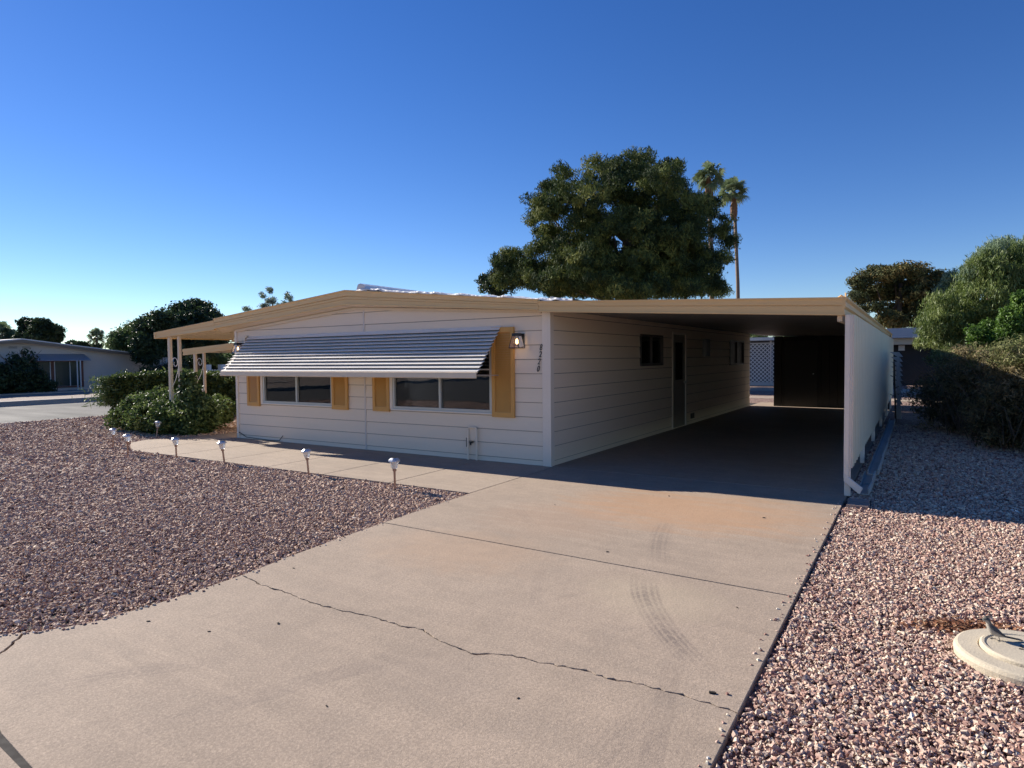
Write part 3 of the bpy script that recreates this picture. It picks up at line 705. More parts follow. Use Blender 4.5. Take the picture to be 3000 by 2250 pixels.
# ------------------------------------------------------------------ carport
cp=empty('carport',(1.9,6.8,0),'tan edged flat carport with a white corrugated side screen over the driveway','carport')
CX1=3.80; CXF=3.72; CY1=14.9
def zc(x): return 2.345-(x+.06)*.0445
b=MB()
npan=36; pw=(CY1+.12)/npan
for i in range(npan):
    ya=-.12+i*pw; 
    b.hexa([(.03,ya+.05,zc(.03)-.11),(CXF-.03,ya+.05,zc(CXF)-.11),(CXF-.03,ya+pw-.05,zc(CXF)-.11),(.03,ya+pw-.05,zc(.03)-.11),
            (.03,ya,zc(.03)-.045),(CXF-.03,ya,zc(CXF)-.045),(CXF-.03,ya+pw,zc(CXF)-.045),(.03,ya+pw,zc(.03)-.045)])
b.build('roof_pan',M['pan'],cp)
b=MB(); band(b,.03,CXF-.02,zc,.02,.02,-.13,CY1); b.build('roof_skin',M['tan2'],cp)
f=MB()
hc=lambda x:.150+.045*max(0,min(1,x/3.7))
for t0,t1,o in ((0,.10,.015),(.10,.44,.004),(.44,.50,-.010),(.50,.90,.0),(.90,1,.010)):
    fb(f,XER+.003,CXF+.02,zc,hc,t0,t1,YF-o,-.14)
f.build('fascia',M['tan'],cp)
f=MB(); zt=zc(CXF+.02)
prof=[(CXF,zt+.002),(CXF+.055,zt+.002),(CXF+.055,zt-.015),(CXF+.036,zt-.045),(CXF+.040,zt-.10),(CXF+.024,zt-.125),(CXF+.030,zt-.19),(CXF-.03,zt-.19),(CXF-.03,zt-.17),(CXF,zt-.17)]
f.prism(prof,'y',YF-.003,CY1); f.build('gutter',M['tan'],cp)
f=MB(); f.tube([(CXF+.035,-.17,zt-.01),(CXF+.035,-.17,zt+.05)],.01,6); f.tube([(CXF-.05,-.16,zt-.005),(CXF-.01,-.16,zt+.022),(CXF+.03,-.16,zt-.005)],.012,6); f.build('corner_clip',M['tan'],cp)
f=MB(); f.box(CX1-.13,CX1-.08,-.12,CY1,1.92,1.985); f.build('beam',M['porch'],cp)
postm=M['trim']
for i,y in enumerate((-.16,2.40,5.12,7.95,10.8,13.6)):
    p=MB(); 
    if i==0: p.box(3.755,3.815,-.13,-.06,-.002,1.985)
    else: p.box(3.742,3.797,y,y+.075,-.002,1.975)
    p.build('post',postm,cp,bevel=.006)
# downspout on the corner post
p=MB(); p.box(3.752,3.802,-.178,-.132,.20,1.99); dsp=p.build('downspout',M['trim'],cp,bevel=.006)
p=MB(); p.hexa([(3.755,-.180,.165),(3.91,-.20,.04),(3.91,-.145,.04),(3.755,-.131,.165),(3.755,-.180,.25),(3.94,-.20,.105),(3.94,-.145,.105),(3.755,-.131,.25)]); p.build('downspout_elbow',M['trim'],dsp,bevel=.006)
# corrugated side screen, lower edge lifting slightly with distance
V=[];F=[]; n=430; Y0,Y1=-.02,13.75
for i in range(n+1):
    y=Y0+(Y1-Y0)*i/n; ph=(i%8); x=CX1+.006+(.030 if ph in (2,3,4) else (.0 if ph in (6,7,0) else .015))
    zb=.305+.07*(i/n); V+=[(x,y,zb),(x,y,1.995)]
for i in range(n): F.append((2*i,2*i+2,2*i+3,2*i+1))
p=MB(); p.add(V,F); scr=p.build('side_screen',M['panel'],cp,recalc=False)
md=scr.modifiers.new('solid','SOLIDIFY'); md.thickness=.002
p=MB(); p.hexa([(CX1-.02,Y0,.295),(CX1+.004,Y0,.295),(CX1+.004,Y1,.365),(CX1-.02,Y1,.365),(CX1-.02,Y0,.325),(CX1+.004,Y0,.325),(CX1+.004,Y1,.395),(CX1-.02,Y1,.395)]); p.build('screen_rail',postm,cp)
p=MB(); p.box(CX1+.0155,CX1+.03,Y0-.04,Y0-.001,.30,1.985); p.build('screen_edge',M['trim'],cp)
# storage shed at the back of the carport
sh=empty('storage_shed',(2.2,13.6,0),'dark storage shed closing the back of the carport','shed')
b=MB()
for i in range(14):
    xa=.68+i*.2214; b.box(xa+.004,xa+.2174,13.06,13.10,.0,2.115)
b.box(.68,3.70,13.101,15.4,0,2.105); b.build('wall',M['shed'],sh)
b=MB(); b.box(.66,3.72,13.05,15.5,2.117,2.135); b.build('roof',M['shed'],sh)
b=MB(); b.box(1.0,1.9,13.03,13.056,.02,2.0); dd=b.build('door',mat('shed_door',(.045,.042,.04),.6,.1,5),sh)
b=MB(); b.tube([(1.80,13.03,1.0),(1.80,12.99,1.0)],.02,8); b.build('handle',M['alu'],dd)

# long weathered gutter lying by the screen, pavers, leaning board, pole
def lying(pts,w,label,short=False):
    b=MB(); 
    for (a,c) in zip(pts[:-1],pts[1:]):
        (x,y,z),(X,Y,Z)=a,c
        for (o0,z0_,o1,z1_) in ((-w/2,.055,-w/2+.008,.0),(-w/2,0,w/2,.008),(w/2-.008,.055,w/2,.0)):
            pass
        prof=[(-w/2,.06),(-w/2,0),(w/2,0),(w/2,.07),(w/2-.015,.075),(w/2-.012,.012),(-w/2+.008,.012),(-w/2+.008,.06)]
        m=len(prof)
        v=[(x+p,y,z+q) for p,q in prof]+[(X+p,Y,Z+q) for p,q in prof]
        f=[tuple(range(m))[::-1],tuple(range(m,2*m))]+[(i,(i+1)%m,(i+1)%m+m,i+m) for i in range(m)]
        b.add(v,f)
    o=b.build('discarded_gutter',M['gutter']); tag(o,label,'gutter','gutter lengths lying along the carport screen')
lying([(3.965,1.25,.03),(3.975,2.4,.05),(3.96,2.42,.03),(3.975,4.4,.04),(3.96,4.42,.02),(3.97,6.6,.03),(3.95,9.4,.0)],.125,'long weathered grey gutter lying on the gravel along the carport screen')
lying([(3.93,.02,.0),(3.945,.55,.01),(3.945,.56,.03),(3.95,1.0,.05)],.12,'short weathered gutter piece lying behind the downspout elbow')
for i,(x,y,a) in enumerate(((3.915,-.40,.03),(3.925,-.585,-.02))):
    b=MB(); b.box(-.10,.10,-.085,.085,-.03,.018); b.xf(Matrix.Translation((x,y,0))@Matrix.Rotation(a,4,'Z'))
    tag(b.build('brick_paver',M['paver'],bevel=.006),['reddish paver beside the corner post','reddish paver nearest the camera at the driveway edge, its front end in the sun'][i],'paver','pavers by the corner post')
lb=MB()
for i in range(14):
    z0_,z1_=i*.115,(i+1)*.115
    j=random.Random(i+50); 
    lb.hexa([(4.02+j.uniform(-.012,.012),10.0,z0_),(4.13+j.uniform(-.012,.012),10.0,z0_),(4.13,10.05,z0_),(4.02,10.05,z0_),
             (3.98-.012*i+.09+j.uniform(-.01,.01)-.06,10.0,z1_),(4.10-.004*i+j.uniform(-.01,.01),10.0,z1_),(4.10-.004*i,10.05,z1_),(4.01-.004*i,10.05,z1_)])
tag(lb.build('leaning_board',M['wood']),'weathered pale board leaning on the far part of the carport screen','board')
b=MB(); b.tube([(4.02,9.2,-.02),(3.97,9.25,1.38)],.018,8); 
for z,dx in ((.62,-.10),(1.05,-.09),(.80,.08)): b.tube([(3.99,9.22,z-.03),(3.99+dx,9.22,z+.02)],.008,5)
tag(b.build('black_pole',M['black']),'thin black stake with short pegs standing before the weathered board','pole')

# ------------------------------------------------------------------ porch at the left side
pc=empty('porch_cover',(-8.3,.6,0),'cream metal porch roof with tan fascia at the left end of the house','porch roof')
def zp(x): return 2.378-(-7.60-x)*.0820
b=MB(); XPL=-9.77; YP=1.7
n=9
for i in range(n):
    ya=-.15+i*(YP+.13)/n; yb=ya+(YP+.13)/n
    b.hexa([(XPL+.02,ya+.03,zp(XPL)-.12),(HL-.01,ya+.03,zp(HL)-.12),(HL-.01,yb-.03,zp(HL)-.12),(XPL+.02,yb-.03,zp(XPL)-.12),(XPL+.02,ya,zp(XPL)-.075),(HL-.01,ya,zp(HL)-.075),(HL-.01,yb,zp(HL)-.075),(XPL+.02,yb,zp(XPL)-.075)])
b.build('roof_pan',M['porch'],pc)
b=MB(); band(b,XPL,XEL-.003,zp,.01,.012,-.15,YP+.02); b.build('roof_skin',M['white'],pc)
f=MB(); xa,xb=XPL,XEL-.003
hp=lambda x:.135+.06*(x-XPL)/2.2
for t0,t1,o in ((0,.12,.015),(.12,.5,.004),(.5,.56,-.010),(.56,.90,.0),(.90,1,.010)): fb(f,xa,xb,zp,hp,t0,t1,YF-o,-.15)
f.prism([(XPL-.005,zp(XPL)),(XPL-.05,zp(XPL)),(XPL-.045,zp(XPL)-.14),(XPL+.01,zp(XPL)-.14)],'y',YF-.012,YP); f.build('fascia',M['tan'],pc)
b=MB(); band(b,XPL,HL-.03,zp,.125,.06,YP-.05,YP); b.build('beam',M['porch'],pc)
def scrollpost(x,y,zt,parent,dx=.36):
    for i,xx in enumerate((x,x+dx)):
        p=MB(); w=.042 if i==0 else .028; p.box(xx-w,xx+w,y-.03,y+.03,-.03,zt); p.build('post',M['porch'],parent,bevel=.004)
    s_=MB()
    for zc_ in (1.50,.72):
        pts=[]; 
        for k in range(26):
            a=k/25*2.2*math.pi; r=.135*(1-k/34)
            pts.append((x+dx/2+math.cos(math.pi-a)*r,y,zc_+math.sin(math.pi-a)*r+.02))
        s_.tube(pts,.008,5)
        s_.tube([(x+dx-.03,y,zc_-.02),(x+dx*.55,y,zc_-.32),(x+.05,y,zc_-.5)],.008,5)
    s_.build('scroll_ornament',M['white'],parent)
scrollpost(-9.37,-.12,2.10,pc)
pc2=empty('patio_cover',(-10,4.5,0),'lower cream patio roof on scroll posts behind the first porch roof','patio roof')
def zq(x): return 2.16-(-7.3-x)*.055
b=MB(); X2=-12.3
band(b,X2,HL-.03,zq,.03,.03,1.98,7.5); 
for i in range(16):
    ya=2.0+i*.34; band(b,X2+.03,HL-.03,zq,.06,.04,ya+.03,ya+.30)
b.build('roof_pan',M['porch'],pc2)
b=MB(); band(b,X2,HL-.02,zq,0,.075,1.90,1.97); band(b,X2,HL-.02,zq,.075,.06,1.915,1.97); band(b,X2,HL-.02,zq,.135,.03,1.905,1.97); b.build('fascia',M['tan'],pc2)
scrollpost(-11.80,1.95,1.80,pc2,.40)
scrollpost(-11.80,7.2,1.80,pc2,.40)

# ------------------------------------------------------------------ solar path lights
M['cap']=mat('path_light_cap',(.62,.63,.64),.32,.1,12,metal=.4)
M['stake']=mat('path_light_stake',(.30,.20,.16),.4,.15,12,metal=.5)
t_=NT('path_light_lens'); setp(t_.b,'Base Color',(.85,.85,.83,1)); setp(t_.b,'Roughness',.25); setp(t_.b,'Transmission Weight',.55); M['lens']=t_.m
def path_light():
    r=empty('path_light',(0,0,0),'x','path light','solar path lights along the walkway')
    b=MB(); b.tube([(0,0,-.05),(0,0,.225)],.011,10); b.lathe([(.011,.2),(.02,.21),(.02,.235),(.012,.24)],n=10); b.build('stake',M['stake'],r,smooth=False)
    b=MB(); b.lathe([(.020,.232),(.031,.242),(.043,.30),(.047,.318)],n=8); b.build('lens',M['lens'],r)
    b=MB(); b.lathe([(.056,.312),(.060,.318),(.055,.332),(.032,.350),(.0295,.352),(.001,.353)],n=8,rot=.39); b.build('cap',M['cap'],r)
    b=MB(); b.box(-.02,.02,-.02,.02,.3532,.357); b.build('solar_cell',M['black'],r)
    return r
PL=[(-.90,-2.27,1.1,.01,.02,'path light nearest the driveway at the walkway edge'),
    (-2.60,-2.13,1.04,-.07,.02,'second path light from the driveway, leaning slightly left'),
    (-4.46,-2.15,1.04,-.09,-.03,'path light in the middle of the row, seen against the walkway slab'),
    (-5.66,-2.2,1.02,-.08,.03,'path light just right of the pale end of the walkway'),
    (-6.75,-2.40,1.05,-.05,.0,'path light standing in gravel just before the rounded walkway end'),
    (-8.10,-1.98,1.02,-.04,.02,'farthest left path light, beside the lit edge of the front shrub'),
    (-8.78,-.80,1.02,-.12,.05,'path light standing directly in front of the shaded shrub')]
pl0=path_light()
for i,(x,y,s_,tx,ty,lab) in enumerate(PL):
    o=pl0 if i==0 else copy_tree(pl0)
    o.location=(x,y,-.02); o.scale=(s_*1.12,s_*1.12,s_); o.rotation_euler=(ty,tx,i*.7); o['label']=lab

# ------------------------------------------------------------------ concrete lid and bird
lid=empty('utility_box',(lidc[0],lidc[1],0),'round pale concrete utility lid set in the pink gravel','utility lid')
b=MB(); b.lathe([(.315,-.05),(.32,.015),(.312,.032),(.30,.038),(.215,.040),(.212,.034),(.001,.034)],(*lidc,0),64); b.build('collar',M['lid'],lid,smooth=False)
b=MB(); b.lathe([(.207,.0345),(.207,.052),(.198,.060),(.186,.060),(.180,.055),(.001,.052)],(*lidc,0),64); cv=b.build('cover',M['lid'],lid)
b=MB()
j=random.Random(2)
for (x,y,w_,h_,a) in ((0,0,.03,.006,.3),(.0,.022,.02,.006,.3),(.035,.012,.025,.006,1.5),(-.03,.03,.006,.024,.2),(.03,-.02,.022,.006,.4),(-.035,-.004,.018,.006,.2),(.06,.035,.02,.006,.3),(.062,.012,.006,.02,.3)):
    q=MB(); q.box(-w_/2,w_/2,-h_/2,h_/2,.0525,.056); q.xf(Matrix.Translation((lidc[0]+x,lidc[1]+y,0))@Matrix.Rotation(a,4,'Z')); b.add(q.v,q.f)
b.build('cast_marks',M['seam'],cv)
bx,by=4.772,-3.905
bird=empty('bird',(bx,by,.055),'small crested grey brown bird with a long dark tail standing on the concrete lid','bird')
def loft(rings,n=14):
    b=MB(); V=[];F=[]
    for (x,z,ry,rz,tilt) in rings:
        for k in range(n):
            a=2*math.pi*k/n; u=math.sin(a)*rz
            V.append((x-u*math.sin(tilt),math.cos(a)*ry,z+u*math.cos(tilt)))
    for i in range(len(rings)-1):
        for k in range(n): F.append((i*n+k,i*n+(k+1)%n,(i+1)*n+(k+1)%n,(i+1)*n+k))
    F+=[tuple(range(n))[::-1],tuple(range((len(rings)-1)*n,len(rings)*n))]
    return b.add(V,F)
# local bird: +x towards the tail, head at -x
BM=Matrix.Translation((bx,by,.055))@Matrix.Rotation(math.atan2(.35,.90),4,'Z')
t_=NT('bird_feathers'); sx=t_.n('ShaderNodeTexCoord'); ss=t_.n('ShaderNodeSeparateXYZ'); t_.l(sx.outputs['Normal'],ss.inputs[0])
c_=t_.ramp(t_.mapr(ss.outputs[2],-.5,.5),[(0,(.46,.42,.36)),(.4,(.40,.36,.30)),(.65,(.13,.12,.10)),(1,(.10,.095,.08))]); n_=t_.noise(t_.pos((1,1,1)),180,3); c_=t_.mix(t_.mapr(n_,.4,.7,0,.4),c_,(.08,.07,.06)); t_.l(c_,t_.b.inputs['Base Color']); setp(t_.b,'Roughness',.8); M['feather']=t_.m
body=loft([(-.052,.103,.0015,.0015,.1),(-.046,.104,.008,.008,.0),(-.036,.105,.0125,.0125,-.1),(-.026,.101,.0135,.0135,-.5),(-.020,.090,.0125,.0125,-1.0),(-.017,.078,.014,.013,-1.1),(-.010,.064,.019,.018,-1.0),(.004,.049,.024,.022,-.8),(.020,.037,.023,.020,-.6),(.036,.028,.016,.014,-.5),(.050,.022,.008,.008,-.4),(.062,.018,.004,.004,-.3)])
for s_ in (-1,1):
    x=.012-.012*s_
    body.tube([(x+.006,.010*s_,.034),(x+.002,.011*s_,.022),(x,.012*s_,.016),(x+.006,.012*s_,.002)],[.006,.004,.002,.0018],6)
    for a in (-.5,0,.5,math.pi): body.tube([(x+.006,.012*s_,.002),(x+.006-math.cos(a)*.015,.012*s_+math.sin(a)*.015,.0015)],.0013,5)
body.xf(BM); body.build('body',M['feather'],bird,smooth=True)
b=MB(); b.tube([(-.050,0,.103),(-.060,0,.101),(-.066,0,.098)],[.0042,.0026,.0006],6); b.xf(BM); b.build('beak',M['black'],bird)
b=MB(); 
for dz,L_ in ((.0,.030),(.003,.036),(-.003,.022)): b.tube([(-.036,0,.116+dz*.3),(-.022,0,.119+dz),(-.036+L_,0,.117+dz*2.2)],[.0045,.0042,.0008],6)
b.xf(BM); b.build('crest',M['feather'],bird)
for s_ in (-1,1):
    b=MB(); b.add([(-.012,.016*s_,.076),(-.006,.024*s_,.058),(.014,.0262*s_,.048),(.040,.020*s_,.030),(.064,.010*s_,.021),(.042,.016*s_,.040),(.018,.018*s_,.056),(0,.015*s_,.070)],[(0,1,2,6,7),(2,3,4,5,6)])
    b.xf(BM); o=b.build('wing',mat('wing_feathers',(.07,.065,.06),.7,.3,60),bird); md=o.modifiers.new('s','SOLIDIFY'); md.thickness=.003
b=MB(); b.hexa([(.045,-.006,.019),(.128,-.011,.006),(.128,.011,.006),(.045,.006,.019),(.045,-.006,.025),(.130,-.010,.009),(.130,.010,.009),(.045,.006,.025)]); b.hexa([(.128,-.011,.006),(.142,-.004,.004),(.142,.004,.004),(.128,.011,.006),(.130,-.010,.009),(.142,-.003,.006),(.142,.003,.006),(.130,.010,.009)]); b.xf(BM); b.build('tail',mat('tail_feathers',(.025,.024,.024),.6,.3,60),bird)
for s_ in (-1,1):
    b=MB(); b.lathe([(.0001,-.002),(.0016,-.001),(.0016,.001),(.0001,.002)],(0,0,0),8); b.xf(BM@Matrix.Translation((-.043,.0088*s_,.106))); b.build('eye',M['black'],bird)
# dry litter beside the lid
n=420; P=np.stack([rng.normal(4.66,.13,n),rng.normal(-3.60,.055,n),np.zeros(n)+.0],1); P[:,1]+=(P[:,0]-4.66)*.45
k=np.hypot(P[:,0]-lidc[0],P[:,1]-lidc[1])>.33; P=P[k]; P[:,2]=rng.uniform(-.008,.004,len(P))
V,F,r=leafset(P,norm(np.array([0,0,1.])+rng.normal(size=P.shape)*.35),.040,.018,rng.random(len(P)))
tag(np_mesh('dry_leaves',V,4,F,r,M['litter']),'reddish brown dry leaf litter on the gravel beside the concrete lid','leaf litter',kind='stuff')
# small debris on the driveway
db=MB()
for (x,y,s_) in ((3.64,-5.10,.013),(2.35,-3.35,.009),(1.25,-5.62,.010),(.55,-6.0,.008),(1.0,-5.9,.007),(2.1,-1.1,.010),(3.2,-1.6,.011),(1.2,-2.1,.008),(2.9,-5.6,.006),(.5,-4.9,.007),(2.2,-6.1,.006),(3.5,-4.0,.006)):
    q=MB(); q.box(-s_,s_,-s_*.5,s_*.5,.001,s_*.6); q.box(s_*.6,s_*1.5,-s_*.25,s_*.3,.001,s_*.4); q.xf(Matrix.Translation((x,y,0))@Matrix.Rotation(x*7,4,'Z')); db.add(q.v,q.f)
tag(db.build('driveway_debris',M['seam']),'tiny dark crumbs scattered over the concrete driveway','debris',kind='stuff')

# ------------------------------------------------------------------ trees
def px(x,y,D):  # where a sight line at depth D lands, used once to lay the trees out
    u=(x-1500)/1885.; v=-(y-1125)/1885.
    p=CAM+(fw+rt*u+up*v)*D; return (p.x,p.y,p.z)
def tree(name,label,cat,base,trunk_r,trunk_top,parts,limbs=None,bark=None,group=None):
    """parts: list of (foliage kwargs)"""
    r=empty(name,base,label,cat,group)
    b=MB(); B=Vector(base); T=Vector(trunk_top)
    mid=B.lerp(T,.5)+Vector((random.uniform(-.2,.2),random.uniform(-.2,.2),0))*trunk_r*3
    b.tube([B-Vector((0,0,.2)),B+Vector((0,0,.3)),mid,T],[trunk_r*1.35,trunk_r,trunk_r*.75,trunk_r*.4],10)
    for q in (limbs or []):
        q=Vector(q); s_=B.lerp(T,random.uniform(.35,.9)); m=s_.lerp(q,.5)+Vector((0,0,-.06*(q-s_).length))
        b.tube([s_,m,q],[trunk_r*.38,trunk_r*.22,trunk_r*.07],6)
    b.build('trunk',bark or M['bark'],r,smooth=True)
    for nm,kw in parts: foliage(nm,parent=r,**kw)
    return r
# big pine behind the house
def z5(x,y): return (1380+x*.416,400+y*.416)
D0=36; sc=.416*D0/1885
pb=[(1170,190,120,85),(1010,240,110,80),(880,250,80,90),(1390,250,110,80),(1300,320,110,90),(660,280,80,75),(620,370,90,70),(530,370,70,55),(470,470,95,75),(560,500,120,80),(800,420,160,90),(1100,380,200,110),(1430,400,130,100),(800,560,90,70),(450,590,75,80),(560,690,120,60),(500,790,80,50),(700,590,80,50),(1130,470,80,80),(1300,560,190,110),(1560,520,120,110),(1680,500,90,85),(1740,620,80,80),(1790,740,80,60),(1500,700,200,110),(1200,690,120,80),(980,680,90,60),(850,860,160,95),(960,900,110,90),(740,950,90,50),(1150,860,150,90),(1330,850,150,90),(1550,850,150,90),(1720,870,100,50),(540,890,100,60),(370,860,90,80),(300,930,90,70),(470,1000,150,60),(640,1030,120,50),(850,1040,150,55),(1080,1030,160,60),(1300,1050,150,45),(1500,1030,90,50),(1650,1060,110,50),(1760,1070,80,40),(260,880,100,80),(400,960,130,90),(240,990,90,60),(600,780,110,80),(820,700,120,90),(980,600,120,80),(700,900,150,70),(1420,960,160,70),(620,1000,160,60),(900,990,160,70),(1200,980,170,80),(1620,960,140,70),(820,1085,150,40),(1050,1090,160,40),(1250,1095,150,36),(1480,1085,140,36),(640,1085,120,36),(1100,600,140,90),(900,780,140,80),(1380,800,150,80)]
bl=[]; rr=random.Random(11)
for (x,y,a,c) in pb:
    cx=(x-1080)/750.; dep=(1-min(1,cx*cx))**.5*4.6
    n_=2 if a>=110 else 1
    for k_ in range(n_+1):
        D=D0+rr.uniform(-dep,dep*.7)
        p=px(*z5(x,y),D); f=D/D0
        bl.append((*p,a*sc*.93,a*sc*.93,c*sc*.93))
def gp(x,y,r1,r2):
    p=px(*z5(x,y),D0); v=(p[0]-CAM.x,p[1]-CAM.y); return (*p,*v,r1*sc*.42,r2*sc*.42)
gaps=[gp(990,560,68,42),(gp(780,665,55,26)),gp(735,740,40,24),gp(690,795,34,24),gp(1420,965,36,26),gp(1500,985,28,18),gp(1290,1085,60,16)]
base=px(*z5(1080,1300),D0); base=(base[0],base[1],0)
limbs=[px(*z5(x,y),D0) for x,y in ((700,300),(500,460),(560,700),(850,850),(1170,220),(1400,280),(1500,560),(1750,640),(1500,850),(520,950),(760,740),(680,790),(980,560),(900,520),(1050,600),(1650,1000))]
tree('pine_tree','huge dark green pine with a broad uneven crown rising behind the carport','tree',base,.42,px(*z5(1120,350),D0),
   [('crown',dict(blobs=bl,n=250000,clumps=2300,cr=.26,L=.24,W=.055,m=M['pine'],gaps=gaps,fill=.25,flat=1.3,dirv=np.array([0,0,.6])))],limbs)
p0=px(*z5(190,1000),42)
tree('small_tree','small dark tree at the lower left edge of the huge pine, above the roof','tree',(p0[0],p0[1],0),.18,(p0[0],p0[1],p0[2]),
   [('crown',dict(blobs=[(*px(*z5(x,y),42),r1,r1,r2) for x,y,r1,r2 in ((230,985,.9,.5),(200,980,.8,.5),(130,1020,.7,.45),(270,1010,.8,.5),(190,1070,1.2,.5))],n=7000,clumps=160,cr=.18,L=.22,W=.09,m=M['dark']))],[px(*z5(150,980),42),px(*z5(240,980),42)])
# washingtonia palms
def palm(cx,cy,D,zg,cr,label,base=None,group='tall fan palms beside the huge pine',tr=.20,name='palm_tree',skirt=True):
    c=Vector(px(cx,cy,D)); 
    bpx=px(base,900,D) if base else c
    r=empty(name,(bpx[0],bpx[1],0),label,'palm',group)
    b=MB(); B=Vector((bpx[0],bpx[1],-.1)); m1=B.lerp(c,.5)+Vector((.12,0,0))
    b.tube([B,m1,c],[tr*1.25,tr*.95,tr*.85],10); b.build('trunk',M['palmbark'],r,smooth=True)
    if skirt:
        b=MB(); b.lathe([(tr*.9,-cr*1.55),(tr*2.0,-cr*1.25),(tr*1.9,-cr*.9),(tr*1.2,-cr*.45),(tr*.9,-.1)],tuple(c),10)
        for k_ in range(40):
            a=rr.uniform(0,6.28); z=rr.uniform(-cr*1.5,-cr*.6); r1=tr*1.7
            b.tube([(c.x+math.cos(a)*tr,c.y+math.sin(a)*tr,c.z+z),(c.x+math.cos(a)*r1*1.25,c.y+math.sin(a)*r1*1.25,c.z+z-.25)],[.06,.015],4)
        b.build('dry_skirt',M['rust'],r)
    V=[];F=[];Q=[]
    nf=34
    for k_ in range(nf):
        az=k_*2.39996; el=R(80-125*(k_/nf)+rr.uniform(-8,8))
        d=Vector((math.cos(az)*math.cos(el),math.sin(az)*math.cos(el),math.sin(el)))
        pl=cr*rr.uniform(.16,.62)
        hub=c+d*pl-Vector((0,0,.10*pl))
        side=d.cross(Vector((0,0,1)));
        side=side.normalized() if side.length>.1 else Vector((1,0,0))
        nrm=side.cross(d).normalized(); cv=rr.random()
        tl=rr.uniform(-1.1,1.1); side,nrm=(side*math.cos(tl)+nrm*math.sin(tl)),(nrm*math.cos(tl)-side*math.sin(tl))
        # petiole
        q=len(V); wv=side*.03
        V+=[c+wv,c-wv,hub-wv,hub+wv]; F.append((q,q+1,q+2,q+3)); Q+=[cv]*4
        for s_ in range(15):
            a=R(-95+190*s_/14)
            dd=(d*math.cos(a)+side*math.sin(a)).normalized(); ln=cr*.50*(.7+.3*math.cos(a))*rr.uniform(.85,1.1)
            w0=nrm.cross(dd)*cr*.034
            mid=hub+dd*ln*.6-Vector((0,0,1))*ln*.05; tip=hub+dd*ln-Vector((0,0,1))*ln*rr.uniform(.25,.55)
            q=len(V); V+=[hub-w0*.3,hub+w0*.3,mid+w0,mid-w0,tip]; F+=[(q,q+1,q+2,q+3)]; F+=[(q+3,q+2,q+4,q+4)]; Q+=[min(1,cv*.6+rr.random()*.4)]*5
    V=np.array([tuple(v) for v in V]); 
    me=bpy.data.meshes.new('fronds'); off=Vector(r.location)
    me.from_pydata([tuple(Vector(v)-off) for v in V],[],[tuple(dict.fromkeys(f)) for f in F]); a=me.attributes.new('rnd','FLOAT','POINT'); a.data.foreach_set('value',np.array(Q,np.float32))
    me.materials.append(M['palmleaf']); o=bpy.data.objects.new('fronds',me); COL.objects.link(o); o.parent=r
M['palmleaf']=leafmat('palm_leaf',[(0,(.06,.09,.035)),(.6,(.16,.21,.10)),(1,(.34,.37,.24))],.4,.3)
palm(2076,518,58,0,1.85,'thicker fan palm whose crown stands right above the edge of the huge pine',base=2088,tr=.22)
palm(2150,562,60,0,1.7,'slender fan palm standing clear at the right with its whole trunk visible',base=2166,tr=.17)
palm(283,985,95,0,1.6,'tiny distant fan palm above the roof of the house across the street',group='distant palms',tr=.2,skirt=False)
palm(8,980,60,0,1.6,'distant palm at the very left edge above the far roof',group='distant palms',tr=.2,skirt=False)
# pine at the right
pr=[(2560,800,42,20),(2520,830,35,26),(2600,805,48,26),(2650,795,45,22),(2690,800,40,24),(2740,820,36,24),(2760,850,28,30),(2700,850,50,34),(2640,850,60,34),(2570,860,50,30),(2510,870,24,20),(2720,900,40,30),(2740,930,30,26),(2600,930,36,20),(2640,905,40,22),(2680,940,40,16),(2530,905,20,14),(2690,880,46,26),(2570,900,20,12),(2620,945,40,12)]
D1=45; k1=D1/1885
bl=[]
for x,y,a,c in pr:
    for _ in range(2): bl.append((*px(x,y,D1+rr.uniform(-2.2,2.2)),a*k1*.8,a*k1*.8,c*k1*.8))
b0=px(2610,1060,D1)
tree('pine_tree','golden topped pine standing between the carport end and the pale green trees','tree',(b0[0],b0[1],0),.3,px(2640,830,D1),
   [('crown',dict(blobs=bl,n=42000,clumps=900,cr=.26,L=.30,W=.09,m=M['pine2'],fill=.3,flat=1.2))],[px(x,y,D1) for x,y in ((2560,820),(2700,830),(2740,880),(2590,930),(2530,850),(2660,920),(2620,800))])
